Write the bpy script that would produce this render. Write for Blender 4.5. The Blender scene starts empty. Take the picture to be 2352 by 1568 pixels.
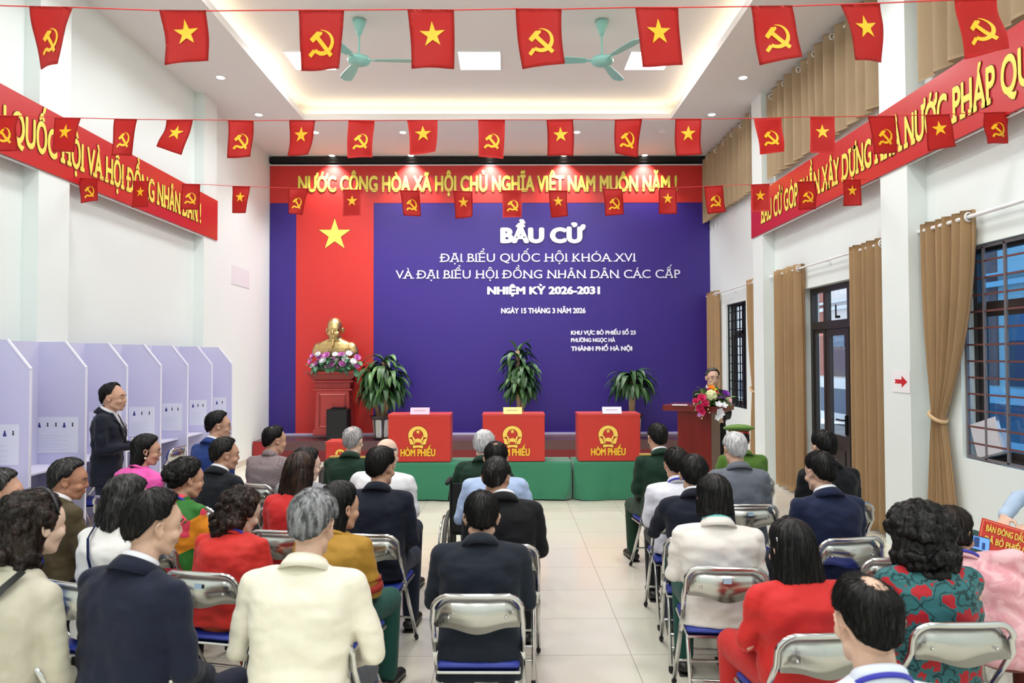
import bpy, bmesh, math, random
import numpy as np
from mathutils import Vector, Matrix, Euler, noise
random.seed(7)
C = bpy.context.scene.collection
S = bpy.context.scene
# ---------------- camera ----------------
def _basis():
    p, y, r = [math.radians(a) for a in (1.343, 0.464, -0.199)]
    cp, sp, cy, sy, cr, sr = math.cos(p), math.sin(p), math.cos(y), math.sin(y), math.cos(r), math.sin(r)
    fwd = Vector((sy*cp, cy*cp, sp)); right = Vector((cy, -sy, 0)); up = right.cross(fwd)
    return right*cr + up*sr, up*cr - right*sr, fwd
RT, UP, FW = _basis()
CAM = Vector((0, 0, 1.87))
cam = bpy.data.cameras.new('camera'); cam.lens = 24; cam.sensor_width = 36; cam.clip_start = .05
co = bpy.data.objects.new('camera', cam); C.objects.link(co)
M = Matrix((RT, UP, -FW)).transposed().to_4x4(); M.translation = CAM
co.matrix_world = M; S.camera = co
cam.dof.use_dof = True; cam.dof.focus_distance = 8.0; cam.dof.aperture_fstop = 4.0
# ---------------- sky, daylight, exposure ----------------
w = bpy.data.worlds.new('sky'); S.world = w; w.use_nodes = True
bg = w.node_tree.nodes['Background']; bg.inputs[0].default_value = (.80, .90, 1, 1); bg.inputs[1].default_value = 2.6
S.view_settings.view_transform = 'Standard'; S.view_settings.look = 'None'
S.view_settings.exposure = -0.2; S.view_settings.gamma = 1; S.view_settings.use_curve_mapping = False
S.cycles.max_bounces = 8; S.cycles.diffuse_bounces = 4; S.cycles.glossy_bounces = 4; S.cycles.transparent_max_bounces = 12
S.cycles.sample_clamp_indirect = 6; S.cycles.caustics_reflective = False; S.cycles.caustics_refractive = False
PANEL_W, DOWN_W, WASH_W, COVE_E, PANEL_E = 42, 11, 240, 10, 9
ZC, ZU = 5.8, 6.1          # lower ceiling and raised tray
XL, XR = -4.6, 3.98        # side walls
TX0, TX1, TY0, TY1 = -3.33, 2.73, -2.4, 11.2
def add_light(kind, name, loc, energy, rot=(0, 0, 0), color=(1, 1, 1), **k):
    l = bpy.data.lights.new(name, kind); l.energy = energy; l.color = color
    for a, b in k.items(): setattr(l, a, b)
    o = bpy.data.objects.new(name, l); C.objects.link(o); o.location = loc; o.rotation_euler = rot
    return o
PANELS = [(x, y) for y in (9.6, 6.6, 3.6, .6, -1.6) for x in (-2.76, -.365, 2.03)]
for x, y in PANELS:
    add_light('AREA', 'panel_light', (x, y, ZU-.035), PANEL_W, size=.58, shape='SQUARE', color=(.955, .98, 1))
DOWN = [(-3.98, y) for y in (9.48, 10.94, 8.0, 6.5, 5, 3.5, 2)] + [(3.34, y) for y in (9.49, 10.95, 8, 6.5, 5, 3.5, 2)] + \
       [(-3.31, 11.81), (-1.79, 11.81), (-.27, 11.81), (1.24, 11.81), (2.74, 11.81)]
WASH = [(-3.37, 13.17), (-1.84, 13.17), (-.31, 13.17), (1.13, 13.17), (2.7, 13.17)]
for x, y in DOWN:
    if (x, y) != (2.74, 11.81):
        add_light('SPOT', 'downlight_lamp', (x, y, ZC-.03), DOWN_W if y < 11.5 else 260, spot_size=math.radians(115), spot_blend=.8, shadow_soft_size=.05, color=(.97, .985, 1))
for x, y in WASH:
    add_light('SPOT', 'wall_washer_lamp', (x, 13.06, ZC-.03), WASH_W, rot=(math.radians(6), 0, 0), spot_size=math.radians(100), spot_blend=.9, shadow_soft_size=.04, color=(1, .96, .92))
# ---------------- back projection of photo pixels to the place ----------------
def ray(x, y): return FW*1568 + RT*(x-1176) - UP*(y-784)
def aY(x, y, Y): d = ray(x, y); return CAM + d*(Y/d.y)
def aX(x, y, X): d = ray(x, y); return CAM + d*(X/d.x)
def aZ(x, y, Z): d = ray(x, y); return CAM + d*((Z-CAM.z)/d.z)
# ---------------- helpers ----------------
def lin(c):
    if isinstance(c, str): c = [int(c[i:i+2], 16) for i in (0, 2, 4)]
    c = [v/255 for v in c]
    return tuple(v/12.92 if v <= .04045 else ((v+.055)/1.055)**2.4 for v in c)+(1,)
MATS = {}
def mat(name, col, rough=.6, metal=0, emit=0, bump=0, bscale=30, var=0, vscale=6, spec=.5, sheen=0, coat=0, sss=0, stretch=None):
    if name in MATS: return MATS[name]
    m = bpy.data.materials.new(name); m.use_nodes = True; nt = m.node_tree; b = nt.nodes['Principled BSDF']
    c = lin(col); b.inputs['Base Color'].default_value = c
    b.inputs['Roughness'].default_value = rough; b.inputs['Metallic'].default_value = metal
    b.inputs['Specular IOR Level'].default_value = spec
    if sheen: b.inputs['Sheen Weight'].default_value = sheen
    if coat: b.inputs['Coat Weight'].default_value = coat
    if sss:
        b.inputs['Subsurface Weight'].default_value = sss; b.inputs['Subsurface Radius'].default_value = (.01, .004, .002)
    if emit:
        b.inputs['Emission Color'].default_value = c; b.inputs['Emission Strength'].default_value = emit
    tc = nt.nodes.new('ShaderNodeTexCoord'); src = tc.outputs['Object']
    if stretch:
        mp = nt.nodes.new('ShaderNodeMapping'); mp.inputs['Scale'].default_value = stretch
        nt.links.new(src, mp.inputs['Vector']); src = mp.outputs['Vector']
    if var:
        n = nt.nodes.new('ShaderNodeTexNoise'); n.inputs['Scale'].default_value = vscale; n.inputs['Detail'].default_value = 5
        nt.links.new(src, n.inputs['Vector'])
        mx = nt.nodes.new('ShaderNodeMix'); mx.data_type = 'RGBA'; mx.blend_type = 'MULTIPLY'; mx.inputs['Factor'].default_value = 1
        mr = nt.nodes.new('ShaderNodeMapRange'); mr.inputs['From Min'].default_value = .3; mr.inputs['From Max'].default_value = .7
        mr.inputs['To Min'].default_value = 1-var; mr.inputs['To Max'].default_value = 1+var*.4
        nt.links.new(n.outputs['Fac'], mr.inputs['Value'])
        mx.inputs[6].default_value = c; nt.links.new(mr.outputs['Result'], mx.inputs[7]); nt.links.new(mx.outputs[2], b.inputs['Base Color'])
    if bump:
        n2 = nt.nodes.new('ShaderNodeTexNoise'); n2.inputs['Scale'].default_value = bscale; n2.inputs['Detail'].default_value = 4
        bp = nt.nodes.new('ShaderNodeBump'); bp.inputs['Strength'].default_value = bump; bp.inputs['Distance'].default_value = .012
        nt.links.new(src, n2.inputs['Vector']); nt.links.new(n2.outputs['Fac'], bp.inputs['Height']); nt.links.new(bp.outputs['Normal'], b.inputs['Normal'])
    MATS[name] = m
    return m
def to_mesh(bm, name='m', smooth=False):
    me = bpy.data.meshes.new(name); bmesh.ops.recalc_face_normals(bm, faces=bm.faces); bm.to_mesh(me); bm.free()
    if smooth: me.polygons.foreach_set('use_smooth', [True]*len(me.polygons))
    return me
def obj(name, bm, m, parent=None, smooth=False, loc=None, rot=None):
    me = to_mesh(bm, name, smooth) if isinstance(bm, bmesh.types.BMesh) else bm
    o = bpy.data.objects.new(name, me); C.objects.link(o)
    if m is not None and len(me.materials) == 0: me.materials.append(m)
    if parent: o.parent = parent
    if loc is not None: o.location = loc
    if rot is not None: o.rotation_euler = rot
    return o
def tag(o, label, cat, group=None, kind=None):
    o['label'] = label; o['category'] = cat
    if group: o['group'] = group
    if kind: o['kind'] = kind
    return o
def thing(name, label, cat, loc=(0, 0, 0), rz=0, group=None):
    o = bpy.data.objects.new(name, None); C.objects.link(o); o.location = loc; o.rotation_euler = (0, 0, rz); o.empty_display_size = .1
    return tag(o, label, cat, group)
def struct(name, bm, m, parent=None, smooth=False):
    o = obj(name, bm, m, parent, smooth)
    if not parent: o['kind'] = 'structure'
    return o
def NB(): return bmesh.new()
def box(bm, x0, x1, y0, y1, z0, z1, bev=0, M=None):
    g = bmesh.ops.create_cube(bm, size=1)['verts']
    for v in g:
        v.co = Vector(((x0+x1)/2+v.co.x*(x1-x0), (y0+y1)/2+v.co.y*(y1-y0), (z0+z1)/2+v.co.z*(z1-z0)))
        if M is not None: v.co = M @ v.co
    if bev:
        es = list({e for v in g for e in v.link_edges})
        bmesh.ops.bevel(bm, geom=es, offset=bev, segments=2, affect='EDGES', profile=.5)
    return bm
def frame_of(d):
    d = d.normalized(); a = Vector((0, 0, 1)) if abs(d.z) < .95 else Vector((0, 1, 0))
    x = d.cross(a).normalized(); return x, x.cross(d).normalized()
def ringverts(bm, c, ax, ay, rx, ry, n, p=2.0):
    out = []
    for i in range(n):
        t = 2*math.pi*i/n; ct, st = math.cos(t), math.sin(t)
        u = math.copysign(abs(ct)**(2/p), ct); v = math.copysign(abs(st)**(2/p), st)
        out.append(bm.verts.new(c+ax*(rx*u)+ay*(ry*v)))
    return out
def bridge(bm, rs, closed_ends=True):
    n = len(rs[0])
    for a, b in zip(rs, rs[1:]):
        for i in range(n): bm.faces.new((a[i], a[(i+1) % n], b[(i+1) % n], b[i]))
    if closed_ends:
        bm.faces.new(rs[0][::-1]); bm.faces.new(rs[-1])
def cap(bm, a, b, ra, rb, n=12, fl=1.0, side=None):
    """tapered capsule; fl flattens the second axis"""
    a, b = Vector(a), Vector(b); d = (b-a)
    if d.length < 1e-5: d = Vector((0, 0, 1e-4))
    dn = d.normalized()
    if side is None: ax, ay = frame_of(d)
    else:
        ax = Vector(side); ax = (ax-dn*ax.dot(dn)).normalized(); ay = ax.cross(dn).normalized()
    rs = []
    for t in (-.98, -.75, -.4): rs.append(ringverts(bm, a+dn*(ra*t), ax, ay, ra*math.sqrt(1-t*t), ra*fl*math.sqrt(1-t*t), n))
    for k in range(5):
        t = k/4; r = ra+(rb-ra)*t; rs.append(ringverts(bm, a+d*t, ax, ay, r, r*fl, n))
    for t in (.4, .75, .98): rs.append(ringverts(bm, b+dn*(rb*t), ax, ay, rb*math.sqrt(1-t*t), rb*fl*math.sqrt(1-t*t), n))
    bridge(bm, rs)
def ell(bm, c, r, M=None, u=16, v=10):
    g = bmesh.ops.create_uvsphere(bm, u_segments=u, v_segments=v, radius=1)['verts']
    for q in g:
        q.co = Vector((q.co.x*r[0], q.co.y*r[1], q.co.z*r[2]))
        if M is not None: q.co = M @ q.co
        q.co += Vector(c)
def tube(bm, pts, r, n=8, closed=False):
    pts = [Vector(p) for p in pts]; rs = []; px = None
    for i, p in enumerate(pts):
        if closed: d = pts[(i+1) % len(pts)]-pts[i-1]
        else: d = pts[min(i+1, len(pts)-1)]-pts[max(i-1, 0)]
        d = d.normalized()
        if px is None: ax, ay = frame_of(d)
        else:
            ax = (px-d*px.dot(d)).normalized(); ay = d.cross(ax).normalized()
        px = ax; rs.append(ringverts(bm, p, ax, ay, r, r, n))
    if closed: bridge(bm, rs+[rs[0]], False)
    else: bridge(bm, rs)
def lathe(bm, prof, n=24, c=(0, 0, 0), sx=1, sy=1):
    c = Vector(c); rs = [ringverts(bm, c+Vector((0, 0, z)), Vector((1, 0, 0)), Vector((0, 1, 0)), max(r, 1e-4)*sx, max(r, 1e-4)*sy, n) for r, z in prof]
    bridge(bm, rs)
def poly(bm, pts, thick=0, axis=Vector((0, 1, 0))):
    """flat polygon of 3D points, extruded by thick along axis"""
    vs = [bm.verts.new(p) for p in pts]; f = bm.faces.new(vs)
    if thick:
        r = bmesh.ops.extrude_face_region(bm, geom=[f])
        for v in r['geom']:
            if isinstance(v, bmesh.types.BMVert): v.co += axis*thick
def star_pts(r, cx=0, cy=0, inner=.382):
    return [(cx+math.sin(i*math.pi/5)*(r if i % 2 == 0 else r*inner), cy+math.cos(i*math.pi/5)*(r if i % 2 == 0 else r*inner)) for i in range(10)]
def fan(bm, pts):
    c = Vector((0, 0, 0))
    for p in pts: c += Vector(p)
    c /= len(pts); cv = bm.verts.new(c); vs = [bm.verts.new(p) for p in pts]
    for i in range(len(vs)): bm.faces.new((cv, vs[i], vs[(i+1) % len(vs)]))
def remesh(bm, voxel, it=4, disp=None):
    me = to_mesh(bm); o = bpy.data.objects.new('tmp', me); C.objects.link(o)
    r = o.modifiers.new('r', 'REMESH'); r.mode = 'VOXEL'; r.voxel_size = voxel; r.use_smooth_shade = True
    if it:
        s = o.modifiers.new('s', 'SMOOTH'); s.factor = .5; s.iterations = it
    dg = bpy.context.evaluated_depsgraph_get()
    out = bpy.data.meshes.new_from_object(o.evaluated_get(dg), depsgraph=dg)
    bpy.data.objects.remove(o); bpy.data.meshes.remove(me)
    if disp:
        n = len(out.vertices); co_ = np.empty(n*3, 'f'); out.vertices.foreach_get('co', co_)
        no = np.empty(n*3, 'f'); out.vertex_normals.foreach_get('vector', no)
        co_ = co_.reshape(-1, 3); no = no.reshape(-1, 3)
        out.vertices.foreach_set('co', disp(co_, no).astype('f').ravel()); out.update()
    out.polygons.foreach_set('use_smooth', [True]*len(out.polygons))
    return out
# ---------------- writing ----------------
_tc = bpy.data.curves.new('txt', 'FONT'); _to = bpy.data.objects.new('txt', _tc); C.objects.link(_to)
_PLAIN = str.maketrans('ĐƯỨỪỬỮỰƠỚỜỞỠỢ', 'DUÚÙỦŨỤOÓÒỎÕỌ')
def text_mesh(s, bold=0, serif=0):
    """flat 2D mesh of a line of writing in XY, cap height .727"""
    s0_ = s; s = s.translate(_PLAIN); _tc.body = s; _tc.offset = 0; _tc.resolution_u = 4
    dg = bpy.context.evaluated_depsgraph_get(); dg.update()
    me = bpy.data.meshes.new_from_object(_to.evaluated_get(dg), depsgraph=dg)
    bm = NB(); bm.from_mesh(me); bpy.data.meshes.remove(me)
    bmesh.ops.remove_doubles(bm, verts=bm.verts, dist=1e-5)
    def width(q):
        _tc.body = q; g_ = bpy.context.evaluated_depsgraph_get(); g_.update(); m_ = bpy.data.meshes.new_from_object(_to.evaluated_get(g_), depsgraph=g_)
        xs_ = [v.co.x for v in m_.vertices]; bpy.data.meshes.remove(m_); return min(xs_), max(xs_)
    for i_, ch_ in enumerate(s0_):
        if ch_ == 'Đ':
            d0, d1 = width('D'); xd = width(s[:i_]+'D')[1]-(d1-d0)
            bm.faces.new([bm.verts.new((x_, y_, 0)) for x_, y_ in ((xd-.09, .325), (xd+.3, .325), (xd+.3, .41), (xd-.09, .41))])
        if ch_ in 'ƯỨỪỬỮỰƠỚỜỞỠỢ':
            q_ = 'U' if ch_ in 'ƯỨỪỬỮỰ' else 'O'; x1 = width(s[:i_]+q_)[1]; x1 -= 0 if q_ == 'U' else .05; y1 = .62 if q_ == 'U' else .58
            bm.faces.new([bm.verts.new((x1+x_, y1+y_, 0)) for x_, y_ in ((-.05, 0), (.04, .0), (.12, .05), (.15, .14), (.15, .22), (.07, .22), (.065, .14), (.02, .09), (-.05, .09))])
    # overlapping contours lie on slightly different levels
    seen = set(); k_ = 0
    for f_ in bm.faces:
        if f_ in seen: continue
        st_ = [f_]; seen.add(f_); grp = []
        while st_:
            q = st_.pop(); grp.append(q)
            for e_ in q.edges:
                for h_ in e_.link_faces:
                    if h_ not in seen: seen.add(h_); st_.append(h_)
        for v_ in {v for q in grp for v in q.verts}: v_.co.z = .0001*(k_ % 9)
        k_ += 1
    if serif:
        add = []; top = .727; bot = 0
        for e in bm.edges:
            if len(e.link_faces) != 1: continue
            a, b = e.verts[0].co, e.verts[1].co
            if abs(a.y-b.y) > .004: continue
            for lv, sg in ((top, -1), (bot, 1)):
                if abs(a.y-lv) < .02:
                    x0, x1 = sorted((a.x, b.x)); L = x1-x0
                    if L < .06: continue
                    if L < .24: add.append((x0-serif, x1+serif, lv, sg))
                    else: add.append((x0-serif, x0+.05, lv, sg))
        for x0, x1, lv, sg in add:
            h = .07*sg
            bm.faces.new([bm.verts.new((x, y, .001)) for x, y in ((x0, lv), (x1, lv), (x1, lv+h), (x0, lv+h))])
    if bold:
        src = bm.copy(); tmp = bpy.data.meshes.new('x'); src.to_mesh(tmp); src.free()
        for i in range(8):
            n0 = len(bm.verts); bm.from_mesh(tmp); bm.verts.ensure_lookup_table(); a = i*math.pi/4
            for v in bm.verts[n0:]: v.co += Vector((bold*math.cos(a), bold*math.sin(a)*.8, -.0003*(i+1)))
        bpy.data.meshes.remove(tmp)
    return bm
def lettering(name, s, m, parent, org, ux, uz, width, cap_h, bold=.012, serif=0, thick=.0, nrm=None, align='l', edge=None):
    """line of writing: org = start of the baseline, ux along, uz up, fitted to width and capital height"""
    bm = text_mesh(s, bold, serif)
    xs = [v.co.x for v in bm.verts]; x0, x1 = min(xs), max(xs)
    sx = width/(x1-x0); sy = cap_h/(.727)
    ux, uz = Vector(ux).normalized(), Vector(uz).normalized(); nrm = nrm or ux.cross(uz)
    if align == 'c': org = Vector(org)-ux*width/2
    org = Vector(org)
    for v in bm.verts: v.co = org+ux*((v.co.x-x0)*sx)+uz*(v.co.y*sy)+nrm*(.0075+v.co.z)
    if 0:
        r = bmesh.ops.extrude_face_region(bm, geom=list(bm.faces))
        for v in r['geom']:
            if isinstance(v, bmesh.types.BMVert): v.co += nrm*thick
    o = obj(name, bm, m, parent)
    if edge:
        bm = text_mesh(s, bold+.022, serif+.02 if serif else 0)
        for v in bm.verts: v.co = org+ux*((v.co.x-x0)*sx)+uz*(v.co.y*sy)+nrm*(.0035+v.co.z)
        obj(name+'_outline', bm, edge, o)
    return o
# ================= materials =================
m_wall = mat('wall_paint', (232, 240, 238), .55, bump=.02, bscale=60)
m_ceil = mat('ceiling_paint', (232, 230, 228), .7)
m_white = mat('white_enamel', (240, 240, 242), .35)
m_black = mat('black_metal', (14, 14, 16), .5, spec=.3)
m_dframe = mat('dark_bronze_frame', (48, 42, 40), .4)
m_red = mat('flag_red', (206, 44, 40), .6)
m_banner = mat('banner_vinyl_red', (190, 34, 42), .28)
m_gold = mat('emblem_yellow', (245, 190, 30), .5)
m_lety = mat('letter_yellow', (244, 222, 96), .45)
m_letbg = mat('letter_brown_edge', (120, 40, 20), .5)
m_curt = mat('curtain_tan', (208, 174, 130), .8, var=.03, vscale=3, sheen=.2)
m_steel = mat('chair_steel', (205, 205, 205), .16, 1)
m_steel2 = mat('brushed_steel_panel', (190, 190, 186), .24, 1, bump=.03, bscale=8)
m_blue = mat('blue_vinyl', (28, 48, 140), .45)
m_rubber = mat('black_rubber', (18, 18, 18), .7)
m_lamp = mat('lamp_white', (255, 252, 246), .5, emit=PANEL_E)
m_cove = mat('cove_strip_warm', (255, 232, 196), .5, emit=COVE_E)
m_spot = mat('downlight_glow', (255, 246, 230), .5, emit=14)
def floor_mat():
    m = bpy.data.materials.new('floor_tile'); m.use_nodes = True; nt = m.node_tree; b = nt.nodes['Principled BSDF']
    tc = nt.nodes.new('ShaderNodeTexCoord'); mp = nt.nodes.new('ShaderNodeMapping'); mp.inputs['Location'].default_value = (-.17, -.13, 0)
    br = nt.nodes.new('ShaderNodeTexBrick'); br.offset = 0; br.inputs['Scale'].default_value = 1
    br.inputs['Brick Width'].default_value = .608; br.inputs['Row Height'].default_value = .6; br.inputs['Mortar Size'].default_value = .0022
    br.inputs['Mortar Smooth'].default_value = .1
    br.inputs['Color1'].default_value = lin((233, 228, 212)); br.inputs['Color2'].default_value = lin((228, 223, 206)); br.inputs['Mortar'].default_value = lin((158, 152, 140))
    n = nt.nodes.new('ShaderNodeTexNoise'); n.inputs['Scale'].default_value = 1.6; n.inputs['Detail'].default_value = 6
    mx = nt.nodes.new('ShaderNodeMix'); mx.data_type = 'RGBA'; mx.blend_type = 'MULTIPLY'; mx.inputs[0].default_value = .12
    nt.links.new(tc.outputs['Object'], mp.inputs['Vector']); nt.links.new(mp.outputs[0], br.inputs['Vector']); nt.links.new(tc.outputs['Object'], n.inputs['Vector'])
    nt.links.new(br.outputs['Color'], mx.inputs[6]); nt.links.new(n.outputs['Color'], mx.inputs[7]); nt.links.new(mx.outputs[2], b.inputs['Base Color'])
    b.inputs['Roughness'].default_value = .16; b.inputs['Specular IOR Level'].default_value = .45
    return m
def glass_mat(name, tint, refl=.08):
    m = bpy.data.materials.new(name); m.use_nodes = True; nt = m.node_tree; nt.nodes.remove(nt.nodes['Principled BSDF'])
    t = nt.nodes.new('ShaderNodeBsdfTransparent'); t.inputs[0].default_value = lin(tint)
    g = nt.nodes.new('ShaderNodeBsdfGlossy'); g.inputs['Roughness'].default_value = .03
    mx = nt.nodes.new('ShaderNodeMixShader'); mx.inputs[0].default_value = refl
    nt.links.new(t.outputs[0], mx.inputs[1]); nt.links.new(g.outputs[0], mx.inputs[2]); nt.links.new(mx.outputs[0], nt.nodes['Material Output'].inputs[0])
    return m
m_glass = glass_mat('clear_glass', (235, 240, 245)); m_bglass = glass_mat('blue_tinted_glass', (168, 214, 244), .1)
# ================= room shell =================
bm = NB(); box(bm, -5.2, 4.6, -3.2, 13.8, -.1, 0); struct('floor', bm, floor_mat())
YB = 13.36
bm = NB(); box(bm, XL-.2, XL, -3, YB, 0, 6.5)
for y0, y1 in ((10.05, 10.48), (6.5, 6.96), (2.95, 3.4)): box(bm, XL-.05, -4.45, y0, y1, 0, ZC+.05)
struct('wall_left', bm, m_wall)
bm = NB(); box(bm, XL-.2, XR+.3, YB, YB+.2, 0, 6.5); struct('wall_back', bm, m_wall)
bm = NB(); box(bm, XL-.2, XR+.3, -3.2, -3, 0, 6.5); struct('wall_front', bm, m_wall)
# right wall with openings: far window, door, near window
OP = [(11.3, 12.33, .99, 2.81), (7.5, 9.12, 0, 2.77), (4.2, 5.95, .98, 2.81)]
bm = NB(); ys = sorted([-3, YB]+[v for o_ in OP for v in o_[:2]])
for a, b in zip(ys, ys[1:]):
    o_ = [q for q in OP if q[0] == a]
    if o_:
        box(bm, XR, XR+.22, a, b, o_[0][3], 6.5)
        if o_[0][2] > 0: box(bm, XR, XR+.22, a, b, 0, o_[0][2])
    else: box(bm, XR, XR+.22, a, b, 0, 6.5)
for y0, y1 in ((10.05, 10.45), (6.4, 6.86), (2.8, 3.25)): box(bm, 3.80, XR+.05, y0, y1, 0, ZC+.05)
struct('wall_right', bm, m_wall)
bm = NB()
box(bm, XL-.2, TX0, -3, YB, ZC, ZC+.1); box(bm, TX1, XR+.3, -3, YB, ZC, ZC+.1); box(bm, TX0, TX1, TY1, YB, ZC, ZC+.1); box(bm, TX0, TX1, -3, TY0, ZC, ZC+.1)
g = .22
box(bm, TX0-g-.05, TX0-g, TY0-g, TY1+g, ZC+.1, ZU); box(bm, TX1+g, TX1+g+.05, TY0-g, TY1+g, ZC+.1, ZU)
box(bm, TX0-g, TX1+g, TY1+g, TY1+g+.05, ZC+.1, ZU); box(bm, TX0-g, TX1+g, TY0-g-.05, TY0-g, ZC+.1, ZU)
box(bm, TX0-g-.05, TX1+g+.05, TY0-g-.05, TY1+g+.05, ZU, ZU+.1)
struct('ceiling', bm, m_ceil)
bm = NB(); e = .1
box(bm, TX0-e-.03, TX0-e, TY0, TY1, ZC+.101, ZC+.125); box(bm, TX1+e, TX1+e+.03, TY0, TY1, ZC+.101, ZC+.125)
box(bm, TX0, TX1, TY1+e, TY1+e+.03, ZC+.101, ZC+.125)
o = obj('cove_light_strip', bm, m_cove); tag(o, 'warm white light strip hidden along the edge of the raised ceiling tray', 'light strip')
bm = NB(); box(bm, XL, XL+.012, -3, YB, 0, .1); struct('baseboard_left', bm, mat('skirting_tile', (205, 198, 185), .3))
pan_lab = {(-2.76, 9.6): 'square ceiling panel light half hidden behind the first fan', (-.365, 9.6): 'square ceiling panel light in the middle between the two fans', (2.03, 9.6): 'square ceiling panel light beside the second fan blades'}
for x, y in PANELS:
    t = thing('ceiling_panel_light', pan_lab.get((x, y), 'square flat panel light in the ceiling tray above the audience'), 'ceiling light', (x, y, ZU-.025), 0, 'square panel lights in the ceiling tray')
    bm = NB(); box(bm, -.29, .29, -.29, .29, .005, .02); obj('diffuser', bm, m_lamp, t)
    bm = NB(); box(bm, -.3, .3, -.3, -.29, 0, .025); box(bm, -.3, .3, .29, .3, 0, .025); box(bm, -.3, -.29, -.29, .29, 0, .025); box(bm, .29, .3, -.29, .29, 0, .025); obj('frame', bm, m_white, t)
def downlight(x, y, label, on=True, grp='round recessed downlights'):
    t = thing('recessed_downlight', label, 'ceiling light', (x, y, ZC-.004), 0, grp)
    bm = NB(); lathe(bm, [(.05, -.006), (.07, -.006), (.07, .004), (.05, .004)], 20); obj('trim_ring', bm, m_white, t)
    bm = NB(); lathe(bm, [(.052, -.009), (.055, -.002)], 20); obj('lens', bm, m_spot if on else m_white, t)
for x, y in DOWN:
    side = 'above the left wall' if x < -3.9 else 'above the curtained right wall' if x > 3.3 else ''
    if y > 11.5:
        nth = ['first', 'second', 'third', 'fourth', 'fifth'][round((x+3.31)/1.52)]
        downlight(x, y, 'unlit round downlight at the right end of the row before the backdrop' if x > 2.7 else f'{nth} lit round downlight from the left in the row before the backdrop', x < 2.7)
    else: downlight(x, y, f'round downlight {side}, {["nearest the backdrop","second from the backdrop"][0 if y>10 else 1]}' if y > 9 else f'round downlight {side} over the audience')
for i, (x, y) in enumerate(WASH): downlight(x, y, f'bright downlight right against the backdrop top, {["first","second","third","fourth","fifth"][i]} from the left')
# ceiling fans
m_fan = mat('fan_mint', (146, 205, 196), .4)
def fan(x, y, angs, label):
    t = thing('ceiling_fan', label, 'fan', (x, y, ZU), 0, 'mint green ceiling fans')
    bm = NB(); lathe(bm, [(.03, 0), (.085, -.02), (.075, -.06), (.035, -.17), (.02, -.2)], 24); obj('canopy', bm, m_fan, t, True)
    bm = NB(); cap(bm, (0, 0, -.18), (0, 0, -.46), .012, .012); obj('downrod', bm, m_fan, t, True)
    bm = NB(); lathe(bm, [(.02, -.43), (.04, -.455), (.06, -.47), (.13, -.485), (.145, -.51), (.13, -.545), (.07, -.57), (.01, -.575)], 28); obj('motor', bm, m_fan, t, True)
    for a in angs:
        R = Matrix.Rotation(math.radians(a), 4, 'Z') @ Matrix.Translation((0, 0, -.515)) @ Matrix.Rotation(math.radians(9), 4, 'X')
        bm = NB(); out = []
        for i in range(13):
            u = i/12; r = .2+u*.5; hw = .05+.028*math.sin(min(u*1.2, 1)*math.pi/2)
            if u > .85: hw *= math.sqrt(max(.02, 1-((u-.85)/.15)**2))
            out.append((r, hw))
        top = [R @ Vector((r, h, 0)) for r, h in out]+[R @ Vector((r, -h, 0)) for r, h in out[::-1]]
        poly(bm, top, .006, Vector((0, 0, 1))); obj('blade', bm, m_fan, t)
        bm = NB(); box(bm, .12, .24, -.018, .018, -.004, .008, M=R); obj('blade_arm', bm, m_fan, t)
p = aZ(825, 45, ZU); fan(p.x, p.y, (2, 118, 247), 'mint green ceiling fan left of the middle, partly behind a party flag')
p = aZ(1382, 47, ZU); fan(p.x, p.y, (62, 182, 302), 'mint green ceiling fan right of the middle, between two flags')
# ================= right wall: windows, door, curtains =================
def bars(bm, x, y0, y1, z0, z1, w=.05, d=.06):
    box(bm, x, x+d, y0, y1, z0, z0+w); box(bm, x, x+d, y0, y1, z1-w, z1); box(bm, x, x+d, y0, y0+w, z0+w, z1-w); box(bm, x, x+d, y1-w, y1, z0+w, z1-w)
def window(nm, y0, y1, z0, z1, nv, nh, gl, ms):
    t = thing(nm, 'dark framed barred window in the right wall', 'window'); t['kind'] = 'structure'
    bm = NB(); x = XR+.12; bars(bm, x, y0, y1, z0, z1); zt = z0+(z1-z0)*.70
    box(bm, x, x+.06, y0+.05, y1-.05, zt, zt+.07); k = (y0+y1)/2
    box(bm, x, x+.06, k-.035, k+.035, z0+.05, z1-.05)
    for a, b in ((y0+.05, k-.035), (k+.035, y1-.05)): bars(bm, x+.012, a, b, z0+.05, zt, .055, .04)
    obj('frame', bm, m_dframe, t)
    bm = NB(); box(bm, x+.03, x+.036, y0+.05, y1-.05, z0+.05, z1-.05); obj('glazing', bm, gl, t)
    t2 = thing('window_grille', 'metal security bars across the '+('near window beside the tied curtain' if y0 < 6 else 'far window behind the speaker'), 'grille')
    bm = NB(); xg = XR+.03
    bars(bm, xg, y0+.01, y1-.01, z0+.01, z1-.01, .022, .022)
    for i in range(1, nv): yy = y0+(y1-y0)*i/nv; box(bm, xg, xg+.018, yy-.011, yy+.011, z0+.02, z1-.02)
    obj('upright', bm, ms[0], t2)
    bm = NB()
    for i in range(1, nh): zz = z0+(z1-z0)*i/nh; box(bm, xg+.004, xg+.014, y0+.02, y1-.02, zz-.008, zz+.008)
    obj('crossbar', bm, ms[1], t2)
window('window_1', *OP[0], 5, 12, m_glass, (m_black, m_black)); window('window_2', *OP[2], 7, 13, m_bglass, (mat('grille_grey', (110, 105, 108), .45), mat('grille_rust', (104, 62, 58), .5)))
t = thing('door_1', 'dark bronze glazed double door', 'door'); t['kind'] = 'structure'
y0, y1, z0, z1 = OP[1]; x = XR+.1
bm = NB(); bars(bm, x, y0, y1, z0, z1, .07, .07); box(bm, x, x+.07, y0+.07, y1-.07, 2.22, 2.32)
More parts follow.
